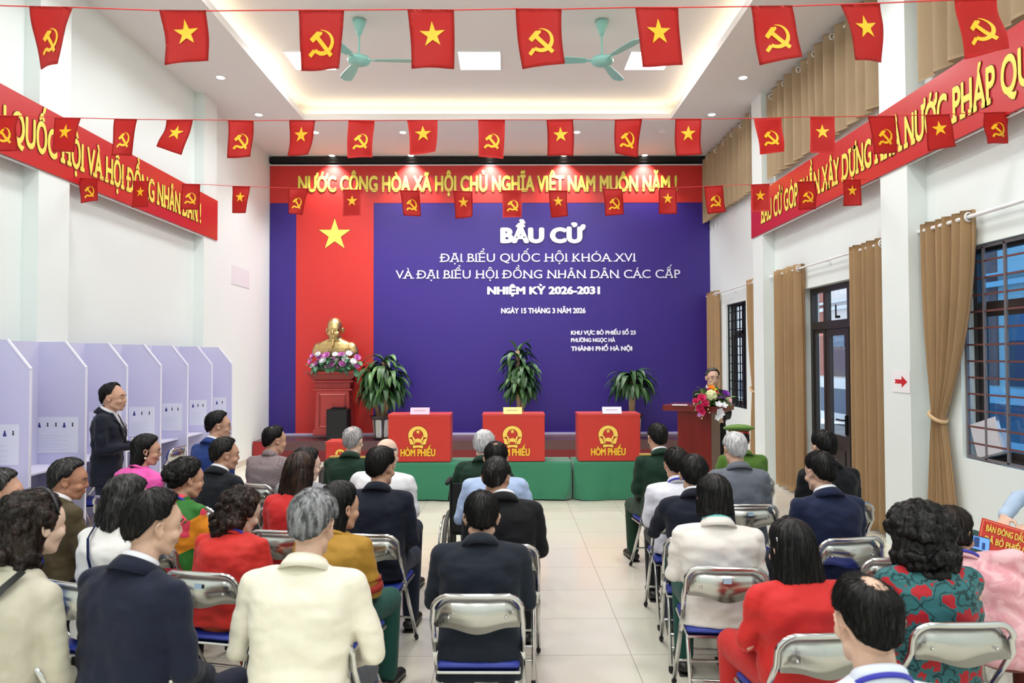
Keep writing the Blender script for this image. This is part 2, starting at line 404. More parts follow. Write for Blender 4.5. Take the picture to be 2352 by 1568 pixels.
for k in (8.1, 8.71): box(bm, x, x+.07, k-.035, k+.035, 2.32, z1-.07)
obj('frame', bm, m_dframe, t)
for a, b in ((8.73, 9.05), (8.13, 8.70), (7.57, 8.09)):
    bm = NB(); w_ = .09 if b-a > .4 else .05
    bars(bm, x+.012, a, b, .02, 2.22, w_, .045)
    box(bm, x+.012, x+.057, a+w_, b-w_, .78, .9); box(bm, x+.03, x+.045, a+w_, b-w_, .1, .78)
    box(bm, x+.018, x+.03, a+w_+.05, b-w_-.05, .16, .72, .004)
    d = obj('leaf', bm, m_dframe, t)
    bm = NB(); box(bm, x+.035, x+.04, a+w_, b-w_, .9, 2.14); obj('glazing', bm, m_glass, d)
    if b-a > .5 and a > 8:
        bm = NB(); box(bm, x-.01, x+.012, 8.17, 8.21, .92, 1.16, .004); cap(bm, (x-.05, 8.19, 1.1), (x-.05, 8.33, 1.1), .011, .011); cap(bm, (x-.05, 8.19, 1.1), (x, 8.19, 1.1), .01, .01); obj('handle', bm, m_black, d)
bm = NB(); box(bm, x+.035, x+.04, y0+.07, y1-.07, 2.32, z1-.07); obj('transom_glazing', bm, m_glass, t)
bm = NB(); cap(bm, (x-.03, 8.35, 2.36), (x-.03, 8.35, 2.5), .009, .009); box(bm, x-.035, x, 8.3, 8.36, 2.34, 2.37); obj('transom_latch', bm, m_black, t)
def curtain(y0, y1, zt, zb, label, x=3.9, folds=8, amp=.055, tie=None, group='tan curtains', rings=True, ystart=None, flare=None):
    if zb > 2: x, amp = 3.875, .078
    mc = mat('curtain_upper_beige', (210, 186, 150), .75, var=.05, vscale=3, sheen=.2) if zb > 2 else m_curt
    """pleated curtain between y0 and y1; tie=(z, y centre, half width)"""
    t = thing('curtain', label, 'curtain', (x, (y0+y1)/2, zt), 0, group)
    nu, nv = folds*10, 40; bm = NB(); yc = (y0+y1)/2; grid = []
    for j in range(nv+1):
        v = j/nv; z = zt+(zb-zt)*v; row = []
        if tie:
            tz, ty, th = tie
            if z >= tz: s = ((zt-z)/(zt-tz))**2.2; hw = (y1-y0)/2*(1-s)+th*s; cy = yc*(1-s)+ty*s
            else: s = ((tz-z)/(tz-zb))**.8; fw, fy = flare; hw = th*(1-s)+fw*s; cy = ty*(1-s)+fy*s
        else: hw, cy = (y1-y0)/2, yc
        for i in range(nu+1):
            u = i/nu; ph = u*folds*2*math.pi
            a = amp*(.75+.25*math.sin(u*17+1))*(1 if not tie else max(.5, hw/((y1-y0)/2)))
            xx = a*math.sin(ph+.25*math.sin(v*3+u*9)); yy = cy-hw+2*hw*u+.1*a*math.sin(2*ph)
            row.append(bm.verts.new((xx-.0, yy-yc, z-zt+(.012*math.sin(ph) if j == nv else 0))))
        grid.append(row)
    for j in range(nv):
        for i in range(nu): bm.faces.new((grid[j][i], grid[j][i+1], grid[j+1][i+1], grid[j+1][i]))
    bmesh.ops.solidify(bm, geom=list(bm.faces), thickness=.004)
    obj('cloth', bm, mc, t, True)
    if rings:
        for k in ([0] if zb < 2 else range(0, folds, 2)):
            bm = NB(); yy = y0+(k+.5)/folds*(y1-y0)
            tube(bm, [(.036*math.cos(a_)*.9, yy-yc-.02, -.06+.036*math.sin(a_)) for a_ in [i*math.pi/7 for i in range(14)]], .008, 6, True); obj('eyelet', bm, m_white, t, True)
    if tie:
        bm = NB(); tz, ty, th = tie
        tube(bm, [(.058*math.cos(a_), ty-yc+(th+.008)*math.sin(a_), tz-zt+.04*math.sin(a_)) for a_ in [i*math.pi/10 for i in range(20)]], .017, 8, True)
        obj('tieback', bm, m_curt, t, True)
curtain(10.55, 13.28, ZC-.08, 4.48, 'short tan pleated curtain high on the wall next to the backdrop', folds=12)
curtain(6.95, 9.98, ZC-.08, 4.48, 'short tan pleated curtain high on the wall between the two columns', folds=13)
curtain(3.3, 6.3, ZC-.08, 4.42, 'short tan pleated curtain high on the wall nearest the camera', folds=13)
curtain(12.55, 13.2, 3.1, .05, 'long tan curtain hanging behind the speaker beside the backdrop', folds=4)
curtain(10.62, 10.98, 3.1, .05, 'narrow tied tan curtain between the far window and the column', folds=3, tie=(1.35, 10.72, .09), flare=(.18, 10.75))
curtain(8.98, 9.86, 3.1, .05, 'long straight tan curtain on the far side of the glazed door', folds=5, amp=.07)
curtain(6.98, 7.68, 3.1, .05, 'long straight tan curtain between the glazed door and the white column', folds=5, amp=.07)
curtain(5.66, 6.36, 3.1, .05, 'tied back tan curtain beside the near barred window', folds=6, tie=(1.32, 6.16, .08), flare=(.24, 6.12))
def rod(y0, y1, z, label, r=.014):
    t = thing('curtain_rod', label, 'curtain rod', (3.9, y0, z))
    bm = NB(); cap(bm, (0, 0, 0), (0, y1-y0, 0), r, r); obj('rod', bm, m_white, t, True)
    for yy in (.06, y1-y0-.06, (y1-y0)*.45):
        bm = NB(); cap(bm, (0, yy, 0), (.08, yy, 0), .01, .01); cap(bm, (.07, yy, -.03), (.07, yy, .03), .014, .014); obj('bracket', bm, m_white, t, True)
    for yy, s in ((0, -1), (y1-y0, 1)):
        bm = NB(); ell(bm, (0, yy+s*.02, 0), (.026, .03, .026)); obj('finial', bm, m_white, t, True)
rod(10.52, 13.3, 3.04, 'white curtain rod above the far window'); rod(6.95, 9.98, 3.04, 'white curtain rod above the glazed door'); rod(3.4, 6.44, 3.04, 'white curtain rod above the near window', .018)
for a, b, q in ((10.55, 13.28, 'next to the backdrop'), (6.93, 9.98, 'between the columns'), (3.3, 6.35, 'nearest the camera')): rod(a, b, ZC-.14, f'white rod of the short upper curtain {q}')
# paper arrow sign on the column
pc = aX(2069, 876, 3.795)
t = thing('arrow_sign', 'white paper sign with a red arrow taped on the white column', 'sign', pc)
bm = NB(); box(bm, -.002, .003, -.15, .15, -.105, .105); obj('paper', bm, mat('paper_white', (240, 238, 240), .6), t)
bm = NB(); P = [(.1, -.02), (-.02, -.02), (-.02, -.055), (-.11, 0), (-.02, .055), (-.02, .02), (.1, .02), (.08, 0)]
poly(bm, [Vector((-.004, -y if 0 else y, z)) for y, z in P], .002, Vector((1, 0, 0))); obj('arrow', bm, mat('sign_red', (200, 30, 40), .5), t)
# folder on the window sill
t = thing('document_tray', 'grey plastic document tray leaning on the sill of the near window', 'tray', (XR+.085, 5.66, 1.037))
bm = NB(); Mx = Matrix.Rotation(math.radians(-18), 4, 'X')
box(bm, -.05, -.04, -.16, .16, 0, .3, .004, Mx); box(bm, -.05, .02, -.16, .16, 0, .012, .003, Mx); box(bm, -.05, .02, -.16, -.15, 0, .2, .003, Mx); obj('shell', bm, mat('grey_plastic', (198, 198, 206), .4), t)
bm = NB(); box(bm, -.035, -.005, -.14, .13, .015, .27, .003, Mx); obj('papers', bm, mat('paper_white', (240, 238, 240), .6), t)
# outside: yard wall and the house across the lane
bm = NB(); box(bm, 4.3, 14, -4, 20, -.2, -.1); struct('ground', bm, mat('lane_concrete', (150, 150, 148), .9, var=.1))
t = thing('house_facade', 'pale house with brown shutters seen through the glazed door', 'building', (9.5, 0, 0))
bm = NB(); box(bm, 0, .3, 2, 30, 1.25, 8); obj('wall', bm, mat('render_pink_white', (225, 215, 208), .8), t)
bm = NB(); box(bm, -.05, .3, 2, 30, 0, .25); box(bm, -.04, .3, 2, 30, .95, 1.25); obj('ledge', bm, mat('stone_white', (220, 222, 225), .8), t)
bm = NB(); box(bm, -.03, .3, 2, 30, .25, .95); obj('plinth', bm, mat('plinth_blue_grey', (92, 102, 122), .7), t)
bm = NB(); box(bm, -.12, .02, 2, 30, 3.2, 3.3); box(bm, -.16, .02, 2, 30, 3.4, 3.46); obj('cornice', bm, mat('stone_white', (220, 222, 225), .8), t)
mb = mat('red_brick', (176, 110, 96), .85, var=.2, vscale=9)
for yy in (7, 9.4, 11.8, 14.2, 16.6, 19, 21.4, 23.8):
    bm = NB(); box(bm, -.04, .1, yy-.08, yy+1.05, 1.3, 2.9); f = obj('window', bm, mat('shutter_brown', (92, 72, 78), .6), t)
    bm = NB(); box(bm, -.06, -.03, yy, yy+.95, 2.15, 2.8); obj('pane', bm, mat('dark_pane', (70, 95, 120), .2), f)
    bm = NB(); box(bm, -.02, .1, yy+1.3, yy+1.95, 1.3, 6); obj('brick_pier', bm, mb, t)
# ================= stage and backdrop =================
m_stage = mat('stage_dark_red', (112, 24, 30), .35); m_stage2 = mat('stage_brown', (88, 60, 62), .35, var=.08, vscale=2)
t = thing('stage_platform', 'low dark red stage platform under the backdrop', 'stage', (0, 12.4, 0))
bm = NB(); box(bm, XL+.02, XR-.02, 0, .92, .2, .37); obj('deck', bm, m_stage2, t)
bm = NB(); box(bm, XL+.02, XR-.02, .0, .92, 0, .2); obj('riser', bm, m_stage, t)
bm = NB(); box(bm, XL+.02, XL+.3, -.012, -.001, 0, .365); obj('end_panel', bm, mat('stage_bright_red', (150, 28, 32), .4), t)
m_purple = mat('backdrop_purple', (55, 35, 128), .38, spec=.4); m_bred = mat('backdrop_red', (200, 50, 46), .38, spec=.4)
m_bwhite = mat('letter_white', (232, 232, 248), .45); m_bstar = mat('star_yellow', (226, 222, 96), .45); m_ledge = mat('letter_dark_edge', (40, 30, 80), .5)
YD = 13.26
bd = thing('stage_backdrop', 'huge purple and red printed election backdrop filling the end wall', 'backdrop', (0, YD, 0))
ztop, zred = 5.64, aY(850, 466, YD).z
bm = NB(); box(bm, XL+.005, XR-.005, 0, .05, .42, ztop); obj('purple_panel', bm, m_purple, bd)
bm = NB(); box(bm, XL+.004, XR-.004, -.003, .001, zred, ztop-.02); obj('red_header', bm, m_bred, bd)
xa, xb = aY(680, 700, YD).x, aY(858, 700, YD).x
bm = NB(); box(bm, xa, xb, -.0045, 0, .42, zred+.001); obj('red_band', bm, m_bred, bd)
bm = NB(); box(bm, XL+.004, XR-.004, -.02, .05, .375, .42); obj('bottom_strip', bm, mat('strip_lavender', (196, 190, 224), .5), bd)
bm = NB(); box(bm, XL+.004, XR-.004, -.006, .02, ztop-.02, ztop); obj('top_strip', bm, m_white, bd)
bm = NB(); box(bm, XL+.004, XR-.004, -.05, .06, ztop+.03, ztop+.13); obj('truss_bar', bm, m_black, bd)
c = aY(769, 537, YD); r = (aY(769, 500, YD).z-c.z)
bm = NB(); poly(bm, [Vector((c.x+a, -.008, c.z-.02+b)) for a, b in star_pts(r*1.02)], .002); so = obj('star', bm, m_bstar, bd)
bm = NB(); poly(bm, [Vector((c.x+a, -.006, c.z-.02+b)) for a, b in star_pts(r*1.1)], .001); obj('star_outline', bm, mat('star_edge', (150, 60, 20), .5), so)
def bline(s, x0, x1, ytop, ybase, bold, serif, mm, edge=None):
    a, b = aY(x0, ybase, YD), aY(x1, ybase, YD); tz = aY((x0+x1)/2, ytop, YD).z
    lettering('lettering', s, mm, bd, (a.x, -.009, (a.z+b.z)/2), (1, 0, 0), (0, 0, 1), b.x-a.x, tz-(a.z+b.z)/2, bold, serif, .003, Vector((0, -1, 0)), edge=edge)
bline('NƯỚC CỘNG HÒA XÃ HỘI CHỦ NGHĨA VIỆT NAM MUÔN NĂM !', 685, 1555, 403, 439, .045, 0, mat('header_yellow', (240, 222, 92), .4), m_letbg)
bline('BẦU CỬ', 1149, 1345, 523, 556, .07, 0, m_bwhite, m_ledge)
bline('ĐẠI BIỂU QUỐC HỘI KHÓA XVI', 1010, 1461, 581, 601, .004, .09, m_bwhite)
bline('VÀ ĐẠI BIỂU HỘI ĐỒNG NHÂN DÂN CÁC CẤP', 909, 1562, 619, 639, .004, .09, m_bwhite)
bline('NHIỆM KỲ 2026-2031', 1119, 1378, 658, 675, .06, 0, m_bwhite)
bline('NGÀY 15 THÁNG 3 NĂM 2026', 1151, 1345, 707, 719, .05, 0, m_bwhite)
bline('KHU VỰC BỎ PHIẾU SỐ 23', 1311, 1460, 759, 768, .06, 0, m_bwhite)
bline('PHƯỜNG NGỌC HÀ', 1311, 1413, 776, 785, .06, 0, m_bwhite)
bline('THÀNH PHỐ HÀ NỘI', 1311, 1452, 795, 805, .065, 0, m_bwhite)
# ================= side banners =================
def banner(left):
    x = -4.44 if left else 3.79; n = Vector((1, 0, 0)) if left else Vector((-1, 0, 0))
    if left: yA, yB, z0, z1 = 3.2, 10.48, 3.68, 4.29
    else: yA, yB, z0, z1 = 3.0, 10.46, 3.69, 4.32
    t = thing('slogan_banner', 'long red slogan banner along the plain left wall' if left else 'long red slogan banner below the short curtains on the window wall', 'banner', (x, 0, 0), 0, 'red slogan banners')
    bm = NB(); box(bm, -.008, .008, yA, yB, z0, z1); obj('panel', bm, m_banner, t)
    fr = NB(); tube(fr, [(-n.x*.02, yA, z0-.012), (-n.x*.02, yB, z0-.012)], .012, 6); obj('frame_bar', fr, m_white, t)
    if left:
        # text runs away from the camera (reading left to right = +Y)
        def place(s, xa_, xb_, zt_): pass
        y_end, y_q = aX(459, 508, x).y, aX(20, 300, x).y
        zb = z0+.155; ch = .29
        s = 'ĐẠI BIỂU QUỐC HỘI VÀ HỘI ĐỒNG NHÂN DÂN !'
        # width fitted so that the Q of QUOC starts where the photo shows it
        bmq = text_mesh(s, .02, .085); W = max(v.co.x for v in bmq.verts); bmq.free()
        bmq = text_mesh('ĐẠI BIỂU', .02, .085); Wq = max(v.co.x for v in bmq.verts)+.3; bmq.free()
        full = (y_end-y_q)*W/(W-Wq)
        if y_end-full < yA: pass
        lettering('lettering', s, m_lety, t, (n.x*.009, y_end-full, zb), (0, 1, 0), (0, 0, 1), full, ch, .03, .085, .003, n, edge=m_letbg)
        return y_end-full
    else:
        y_s = aX(1750, 500, x).y; y_c = aX(2300, 230, x).y
        zb = z0+.15; ch = .30; s = 'BẦU CỬ GÓP PHẦN XÂY DỰNG NHÀ NƯỚC PHÁP QUYỀN'
        bmq = text_mesh(s, .02, .085); W = max(v.co.x for v in bmq.verts); bmq.free()
        bmq = text_mesh('BẦU CỬ GÓP PHẦN XÂY DỰNG NHÀ NƯỚC PHÁP', .02, .085); Wq = max(v.co.x for v in bmq.verts)+.2; bmq.free()
        full = (y_s-y_c)*W/Wq
        lettering('lettering', s, m_lety, t, (n.x*.009, y_s, zb), (0, -1, 0), (0, 0, 1), full, ch, .03, .085, .003, n, edge=m_letbg)
banner(True); banner(False)
# ================= bunting =================
def hs_polys():
    """hammer and sickle as overlapping flat polygons in a unit square"""
    P = []
    o, i = [], []
    for k in range(15):
        u = k/14; a = math.radians(98-236*u); wd = .015+.15*math.sin(min(1, u*1.35)*math.pi/2)*(1-.25*max(0, u-.7)/.3)
        o.append((.06+.46*math.cos(a), .04+.46*math.sin(a))); i.append((.06+(.46-wd)*math.cos(a), .04+(.46-wd)*math.sin(a)))
    for k in range(14): P.append([o[k], o[k+1], i[k+1], i[k]])
    P.append([(-.2, -.3), (-.3, -.2), (-.5, -.4), (-.4, -.5)])
    P.append([(-.22, .2), (-.1, .3), (.5, -.4), (.38, -.5)])
    P.append([(-.42, .14), (-.14, .42), (.06, .42), (.06, .34), (-.3, .02)])
    return P
HS = hs_polys()
NUM = ['first', 'second', 'third', 'fourth', 'fifth', 'sixth', 'seventh', 'eighth', 'ninth']
def flag(kind, tl, tr, br, bl, Y, W, label, grp, k):
    A, B, Cc, D = aY(*tl, Y), aY(*tr, Y), aY(*br, Y), aY(*bl, Y)
    # the cloth is W wide; where it looks narrower it is turned
    def turned(p, q, sg):
        dx = (q-p).length; d = math.sqrt(max(0, (W*1.0)**2-dx*dx))/2*sg*.8; return CAM+(p-CAM)*((Y-d)/Y), CAM+(q-CAM)*((Y+d)/Y)
    sg = 1 if k % 2 else -1
    D, Cc = turned(D, Cc, sg)
    H = (A+B)/2; rng = random.Random(k*7+3); a1, a2, ph = rng.uniform(.004, .010), rng.uniform(-.010, .010), rng.uniform(0, 6)
    bow = rng.uniform(-.10, .10)
    def P(u, v, off=0):
        vv = v**1.15
        top = A.lerp(B, u); bot = D.lerp(Cc, u); p = top.lerp(bot, v)
        pin = math.sin(v*math.pi)*.10*abs((B-A).length-(Cc-D).length)/W
        p = p+(A-B)*((u-.5)*pin)+(B-A)*(bow*math.sin(v*math.pi)*.35)
        p.y += a1*math.sin(u*5+v*4+ph)*min(1, v*3)+a2*math.sin(v*6+ph)+off
        return p-H
    t = thing('bunting_flag', label, 'flag', H, 0, grp)
    bm = NB(); nu, nv = 10, 14
    g = [[bm.verts.new(P(u/nu, v/nv)) for u in range(nu+1)] for v in range(nv+1)]
    for j in range(nv):
        for i in range(nu): bm.faces.new((g[j][i], g[j][i+1], g[j+1][i+1], g[j+1][i]))
    bmesh.ops.solidify(bm, geom=list(bm.faces), thickness=.0012)
    obj('cloth', bm, m_red, t, True)
    hgt = ((A-D).length+(B-Cc).length)/2; asp = W/hgt
    bm = NB()
    if kind == 's': polys = [star_pts(.30*1.0)]; c = (.5, .42); sc = 1.0
    else: polys = HS; c = (.5, .57); sc = .60
    for pl in polys:
        vs = [bm.verts.new((x_*sc, y_*sc, 0)) for x_, y_ in pl]
        if kind == 's':
            cv = bm.verts.new((0, 0, 0))
            for i in range(10): bm.faces.new((cv, vs[i], vs[(i+1) % 10]))
        else: bm.faces.new(vs)
    bmesh.ops.subdivide_edges(bm, edges=bm.edges, cuts=1)
    bmesh.ops.triangulate(bm, faces=bm.faces)
    for v in bm.verts: v.co = P(min(1, max(0, c[0]+v.co.x)), c[1]-v.co.y*asp, -.0035)
    obj('star' if kind == 's' else 'hammer_and_sickle', bm, m_gold, t)
R1 = [('h', (69,15), (170,17), (133,147), (93,160)), ('s', (367,24), (474,25), (479,140), (379,151)), ('h', (685,23), (790,23), (779,158), (691,162)), ('s', (936,22), (1043,23), (1043,158), (945,158)),
 ('h', (1184,20), (1290,21), (1298,146), (1200,159)), ('s', (1459,17), (1558,17), (1568,150), (1476,154)), ('h', (1723,15), (1818,14), (1843,131), (1744,151)), ('s', (1932,10), (2023,7), (2027,142), (1967,136)), ('h', (2192,0), (2290,-3), (2316,112), (2217,136))]
R2 = [('h', (-15,265), (43,266), (38,345), (-20,350)), ('s', (126,270), (186,271), (170,349), (120,348)), ('h', (263,273), (316,274), (303,358), (256,357)), ('s', (382,275), (443,275), (417,356), (360,337)), ('h', (524,276), (583,277), (576,361), (522,363)),
 ('s', (665,276), (725,277), (708,355), (661,360)), ('h', (800,276), (860,277), (855,361), (797,362)), ('s', (935,276), (1005,276), (1000,348), (941,357)), ('h', (1098,275), (1160,275), (1156,365), (1099,359)), ('s', (1255,275), (1316,274), (1317,358), (1257,358)),
 ('h', (1412,275), (1475,273), (1465,362), (1413,353)), ('s', (1551,273), (1611,273), (1613,354), (1553,359)), ('h', (1731,272), (1795,270), (1800,349), (1745,355)), ('s', (1862,268), (1918,268), (1919,353), (1862,350)), ('h', (1993,267), (2056,266), (2060,350), (2007,355)),
 ('s', (2126,264), (2182,262), (2198,335), (2133,347)), ('h', (2259,259), (2318,257), (2316,329), (2266,331))]
R3 = [('h', (184,409), (226,410), (225,461), (184,466)), ('s', (305,415), (342,416), (340,475), (303,477)), ('h', (418,422), (460,423), (457,482), (415,480)), ('s', (533,427), (574,428), (564,489), (533,489)), ('h', (664,432), (710,433), (695,494), (662,490)),
 ('s', (787,435), (831,436), (829,496), (786,497)), ('h', (919,437), (964,438), (967,497), (927,495)), ('s', (1041,438), (1085,440), (1085,498), (1046,503)), ('h', (1152,437), (1198,437), (1198,499), (1155,499)), ('s', (1261,437), (1303,438), (1305,496), (1266,500)),
 ('h', (1384,434), (1428,434), (1433,492), (1390,496)), ('s', (1513,431), (1554,431), (1555,491), (1513,491)), ('h', (1617,428), (1660,426), (1668,486), (1625,492)), ('s', (1725,424), (1768,422), (1770,484), (1727,486)), ('h', (1833,417), (1873,416), (1875,480), (1835,482)), ('s', (1937,413), (1977,412), (1979,472), (1937,473))]
for R, Y, W, nm in ((R1, 3.2, .215, 'nearest'), (R2, 5.1, .205, 'middle'), (R3, 7.1, .205, 'farthest')):
    cnt = {'s': 0, 'h': 0}
    for k, (kd, *q) in enumerate(R):
        n_ = NUM[cnt[kd]]; cnt[kd] += 1
        flag(kd, *q, Y, W, f'red flag with yellow star, {n_} star flag from left on {nm} string' if kd == 's' else f'red flag with hammer and sickle, {n_} of its kind from left on {nm} string', f'red flags on the {nm} string', k+int(Y*10))
    pts = [aY(*p, Y) for q in R for p in (q[1], q[2])]
    a, b = pts[0], pts[-1]
    s0 = (pts[2]-pts[0]); s1 = (pts[-1]-pts[-3])
    L = Vector((-4.43 if Y < 6.9 else XL, Y, a.z+s0.z/s0.x*(-4.43-a.x))); Rr = Vector((3.79 if Y > 5.6 and 0 else XR, Y, b.z+s1.z/s1.x*(XR-b.x)))
    bm = NB(); tube(bm, [L]+pts+[Rr], .003, 6)
    tag(obj('bunting_string', bm, m_red, None), f'thin red cord carrying the {nm} row of flags across the hall', 'cord', 'bunting cords')
# ================= golden emblem =================
def emblem(parent, cx, y, cz, r):
    """state emblem: wheat ring, star, half gear, ribbon; facing -Y"""
    m_e = mat('emblem_gold', (252, 214, 96), .45); m_d = mat('emblem_outline', (150, 60, 16), .5)
    def P(x, z, d): return Vector((cx+x*r, y-d, cz+z*r))
    def ringseg(bm, a0, a1, ro, ri, n, d, th):
        for k in range(n):
            t0, t1 = [math.radians(a0+(a1-a0)*q/n) for q in (k, k+1)]
            poly(bm, [P(ro*math.cos(t0), ro*math.sin(t0)*.95, d), P(ro*math.cos(t1), ro*math.sin(t1)*.95, d), P(ri*math.cos(t1)*.9, ri*math.sin(t1), d), P(ri*math.cos(t0)*.9, ri*math.sin(t0), d)], -th)
    SH = [[(-.98, -.22), (-.62, -.42), (-.40, -.95), (-.80, -.92)], [(-.52, -1.02), (.52, -1.02), (.52, -1.32), (0, -1.22), (-.52, -1.32)], [(-.6, -.1), (-.5, -.45), (-.4, -.85), (-.25, -.9), (-.42, -.4), (-.42, -.1)]]
    SH += [[(-x, z) for x, z in SH[0]][::-1], [(-x, z) for x, z in SH[2]][::-1]]
    bm = NB(); ringseg(bm, -16, 196, 1.05, .57, 26, .001, .001)
    for s in SH:
        mx = sum(p[0] for p in s)/len(s); mz = sum(p[1] for p in s)/len(s)
        poly(bm, [P(mx+(x-mx)*1.18, mz+(z-mz)*1.22, .001) for x, z in s], -.001)
    e = obj('emblem', bm, m_d, parent)
    bm = NB(); ringseg(bm, -14, 194, 1.0, .62, 26, .004, .002)
    for s in SH: poly(bm, [P(x, z, .004) for x, z in s], -.002)
    poly(bm, [P(x, z+.38, .004) for x, z in star_pts(.27)], -.002)
    poly(bm, [P(.33*math.cos(a), -.62+.33*math.sin(a), .005) for a in [math.radians(q) for q in range(-20, 201, 14)]], -.002)
    ringseg(bm, 205, 335, .62, .5, 12, .006, .002)
    obj('gilding', bm, m_e, e)
# ================= ballot tables and boxes =================
m_cloth = mat('green_cloth', (50, 130, 96), .8, var=.05, vscale=4, sheen=.3)
def ballot_table(x0, x1, y0, y1, h, label, seed):
    t = thing('ballot_table', label, 'table', ((x0+x1)/2, (y0+y1)/2, 0), 0, 'low tables under the ballot boxes')
    w_, d_ = (x1-x0)/2, (y1-y0)/2; m_wd = mat('dark_red_wood', (96, 34, 30), .35)
    bm = NB(); box(bm, -w_+.02, w_-.02, -d_+.02, d_-.02, h-.04, h-.006, .004); obj('tabletop', bm, m_wd, t)
    for sx in (-1, 1):
        for sy in (-1, 1):
            bm = NB(); box(bm, sx*(w_-.07)-.025, sx*(w_-.07)+.025, sy*(d_-.07)-.025, sy*(d_-.07)+.025, 0, h-.04, .003); obj('leg', bm, m_wd, t)
    c = thing('tablecloth', label.replace('low table under', 'green cloth draped over the table of'), 'tablecloth', ((x0+x1)/2, (y0+y1)/2, 0), 0, 'green tablecloths')
    bm = NB(); rng = random.Random(seed); nx, nz = 90, 12
    ph = [rng.uniform(0, 6) for _ in range(5)]
    per = []
    for i in range(nx+1): per.append((-w_+2*w_*i/nx, -d_, 0, -1))
    for i in range(1, 13): per.append((w_, -d_+2*d_*i/12, 1, 0))
    for i in range(1, nx+1): per.append((w_-2*w_*i/nx, d_, 0, 1))
    for i in range(1, 12): per.append((-w_, d_-2*d_*i/12, -1, 0))
    rows = []
    for j in range(nz+1):
        v = j/nz; row = []
        for k, (x, y, nx_, ny_) in enumerate(per):
            s = k*.06*(1 if True else 0)
            a = (.008+.042*v)*v**.5*(math.sin(x*5.1+ph[0])+.7*math.sin(x*9.3+ph[1]+v*1.3)+.5*math.sin(x*2.2+ph[2]))*.6+.006*v
            cor = min(abs(abs(x)-w_), 1)
            if ny_ != 0 and abs(abs(x)-w_) < .16: a += .03*v*math.cos(abs(abs(x)-w_)/.16*math.pi/2)*1.0
            hem = .012+.006*math.sin(x*4+ph[3])
            row.append(bm.verts.new((x+nx_*(.004+max(-.002, a if nx_ else 0)) - (math.copysign(.085*v*v, x) if ny_ and abs(abs(x)-w_) < .02 else math.copysign(.05*v*v, x) if ny_ and abs(abs(x)-w_) < .09 else 0), y+ny_*(.004+max(-.003, a)), h-(h-hem)*v)))
        rows.append(row)
    n = len(per)
    for a, b in zip(rows, rows[1:]):
        for i in range(n): bm.faces.new((a[i], b[i], b[(i+1) % n], a[(i+1) % n]))
    bm.faces.new(rows[0])
    obj('cloth', bm, m_cloth, c, True)
    for e in c.children: pass
def ballot_box(x, y, z, w_, d_, h, label, ly, small=False, card=None, hidden=False):
    t = thing('ballot_box', label, 'ballot box', (x, y, z), 0, 'red ballot boxes')
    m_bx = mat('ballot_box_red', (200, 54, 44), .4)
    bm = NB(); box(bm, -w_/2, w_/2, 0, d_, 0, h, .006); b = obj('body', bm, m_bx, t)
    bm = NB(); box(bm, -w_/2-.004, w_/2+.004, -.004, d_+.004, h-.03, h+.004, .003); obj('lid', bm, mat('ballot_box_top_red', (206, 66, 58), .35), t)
    bm = NB(); box(bm, -w_*.12, w_*.12, d_*.45, d_*.5, h+.003, h+.006); obj('slot', bm, m_black, t)
    emblem(t, -.02*w_, -.002, h*.56, w_*.155 if not small else w_*.16)
    lettering('lettering', 'HÒM PHIẾU', mat('box_letter_yellow', (250, 196, 52), .45), t, (-.02*w_, -.003, h*.13), (1, 0, 0), (0, 0, 1), w_*.56, h*.15, .05, 0, .003, Vector((0, -1, 0)), 'c', m_letbg)
TZ = .5
ballot_table(-1.78, .845, 8.97, 9.42, TZ, 'low table under the first two ballot boxes', 3)
ballot_table(.875, 2.25, 8.97, 9.42, TZ, 'low table under the ballot box nearest the lectern', 5)
for cx, lab, card, cc in ((963, 'red ballot box standing behind the bald man in white, pink card on top', (943, 987), (244, 206, 228)), (1180, 'middle red ballot box with a yellow card on top', (1156, 1199), (248, 232, 150)), (1400, 'red ballot box nearest the lectern with a white card on top', (1383, 1427), (232, 234, 246))):
    p = aY(cx, 1057, 8.985); ballot_box(p.x, 8.985, TZ+.006, .815, .37, .62, lab, 0)
    a, b = aY(card[0], 945, 9.02), aY(card[1], 945, 9.02)
    col = {0: 'pink', 1: 'yellow', 2: 'white'}[(963, 1180, 1400).index(cx)]
    q = thing('name_card', f'folded {col} paper card on top of a red ballot box', 'card', ((a.x+b.x)/2, 9.02, TZ+.006+.624), 0, 'paper cards on the ballot boxes')
    hw = (b.x-a.x)/2; mm = mat('card_'+col, cc, .6)
    bm = NB()
    for s in (-1, 1):
        Mx = Matrix.Translation((0, 0, .085)) @ Matrix.Rotation(math.radians(28*s), 4, 'X'); box(bm, -hw, hw, -.0015, .0015, -.098, 0, M=Mx)
    obj('paper', bm, mm, q)
    bm = NB(); Mx = Matrix.Translation((0, 0, .085)) @ Matrix.Rotation(math.radians(-28), 4, 'X')
    for k in range(9): box(bm, -hw*.6+k*hw*.13, -hw*.6+k*hw*.13+hw*.09, -.0035, -.0015, -.05, -.038, M=Mx)
    obj('small_print', bm, mat('print_grey', (180, 150, 160), .6), q)
t = thing('small_stand', 'dark low stand under the small ballot box', 'stand', (-2.2, 9.3, 0))
bm = NB(); box(bm, -.3, .3, -.25, .25, .36, .4, .004); obj('top', bm, mat('dark_stand', (52, 50, 52), .5), t)
for sx in (-1, 1):
    bm = NB(); box(bm, sx*.27-.02, sx*.27+.02, -.22, .22, 0, .36, .003); obj('side', bm, mat('dark_stand', (52, 50, 52), .5), t)
ballot_box(-2.2, 9.1, .401, .40, .32, .36, 'small red ballot box on the dark stand by the loudspeaker', 0, True)
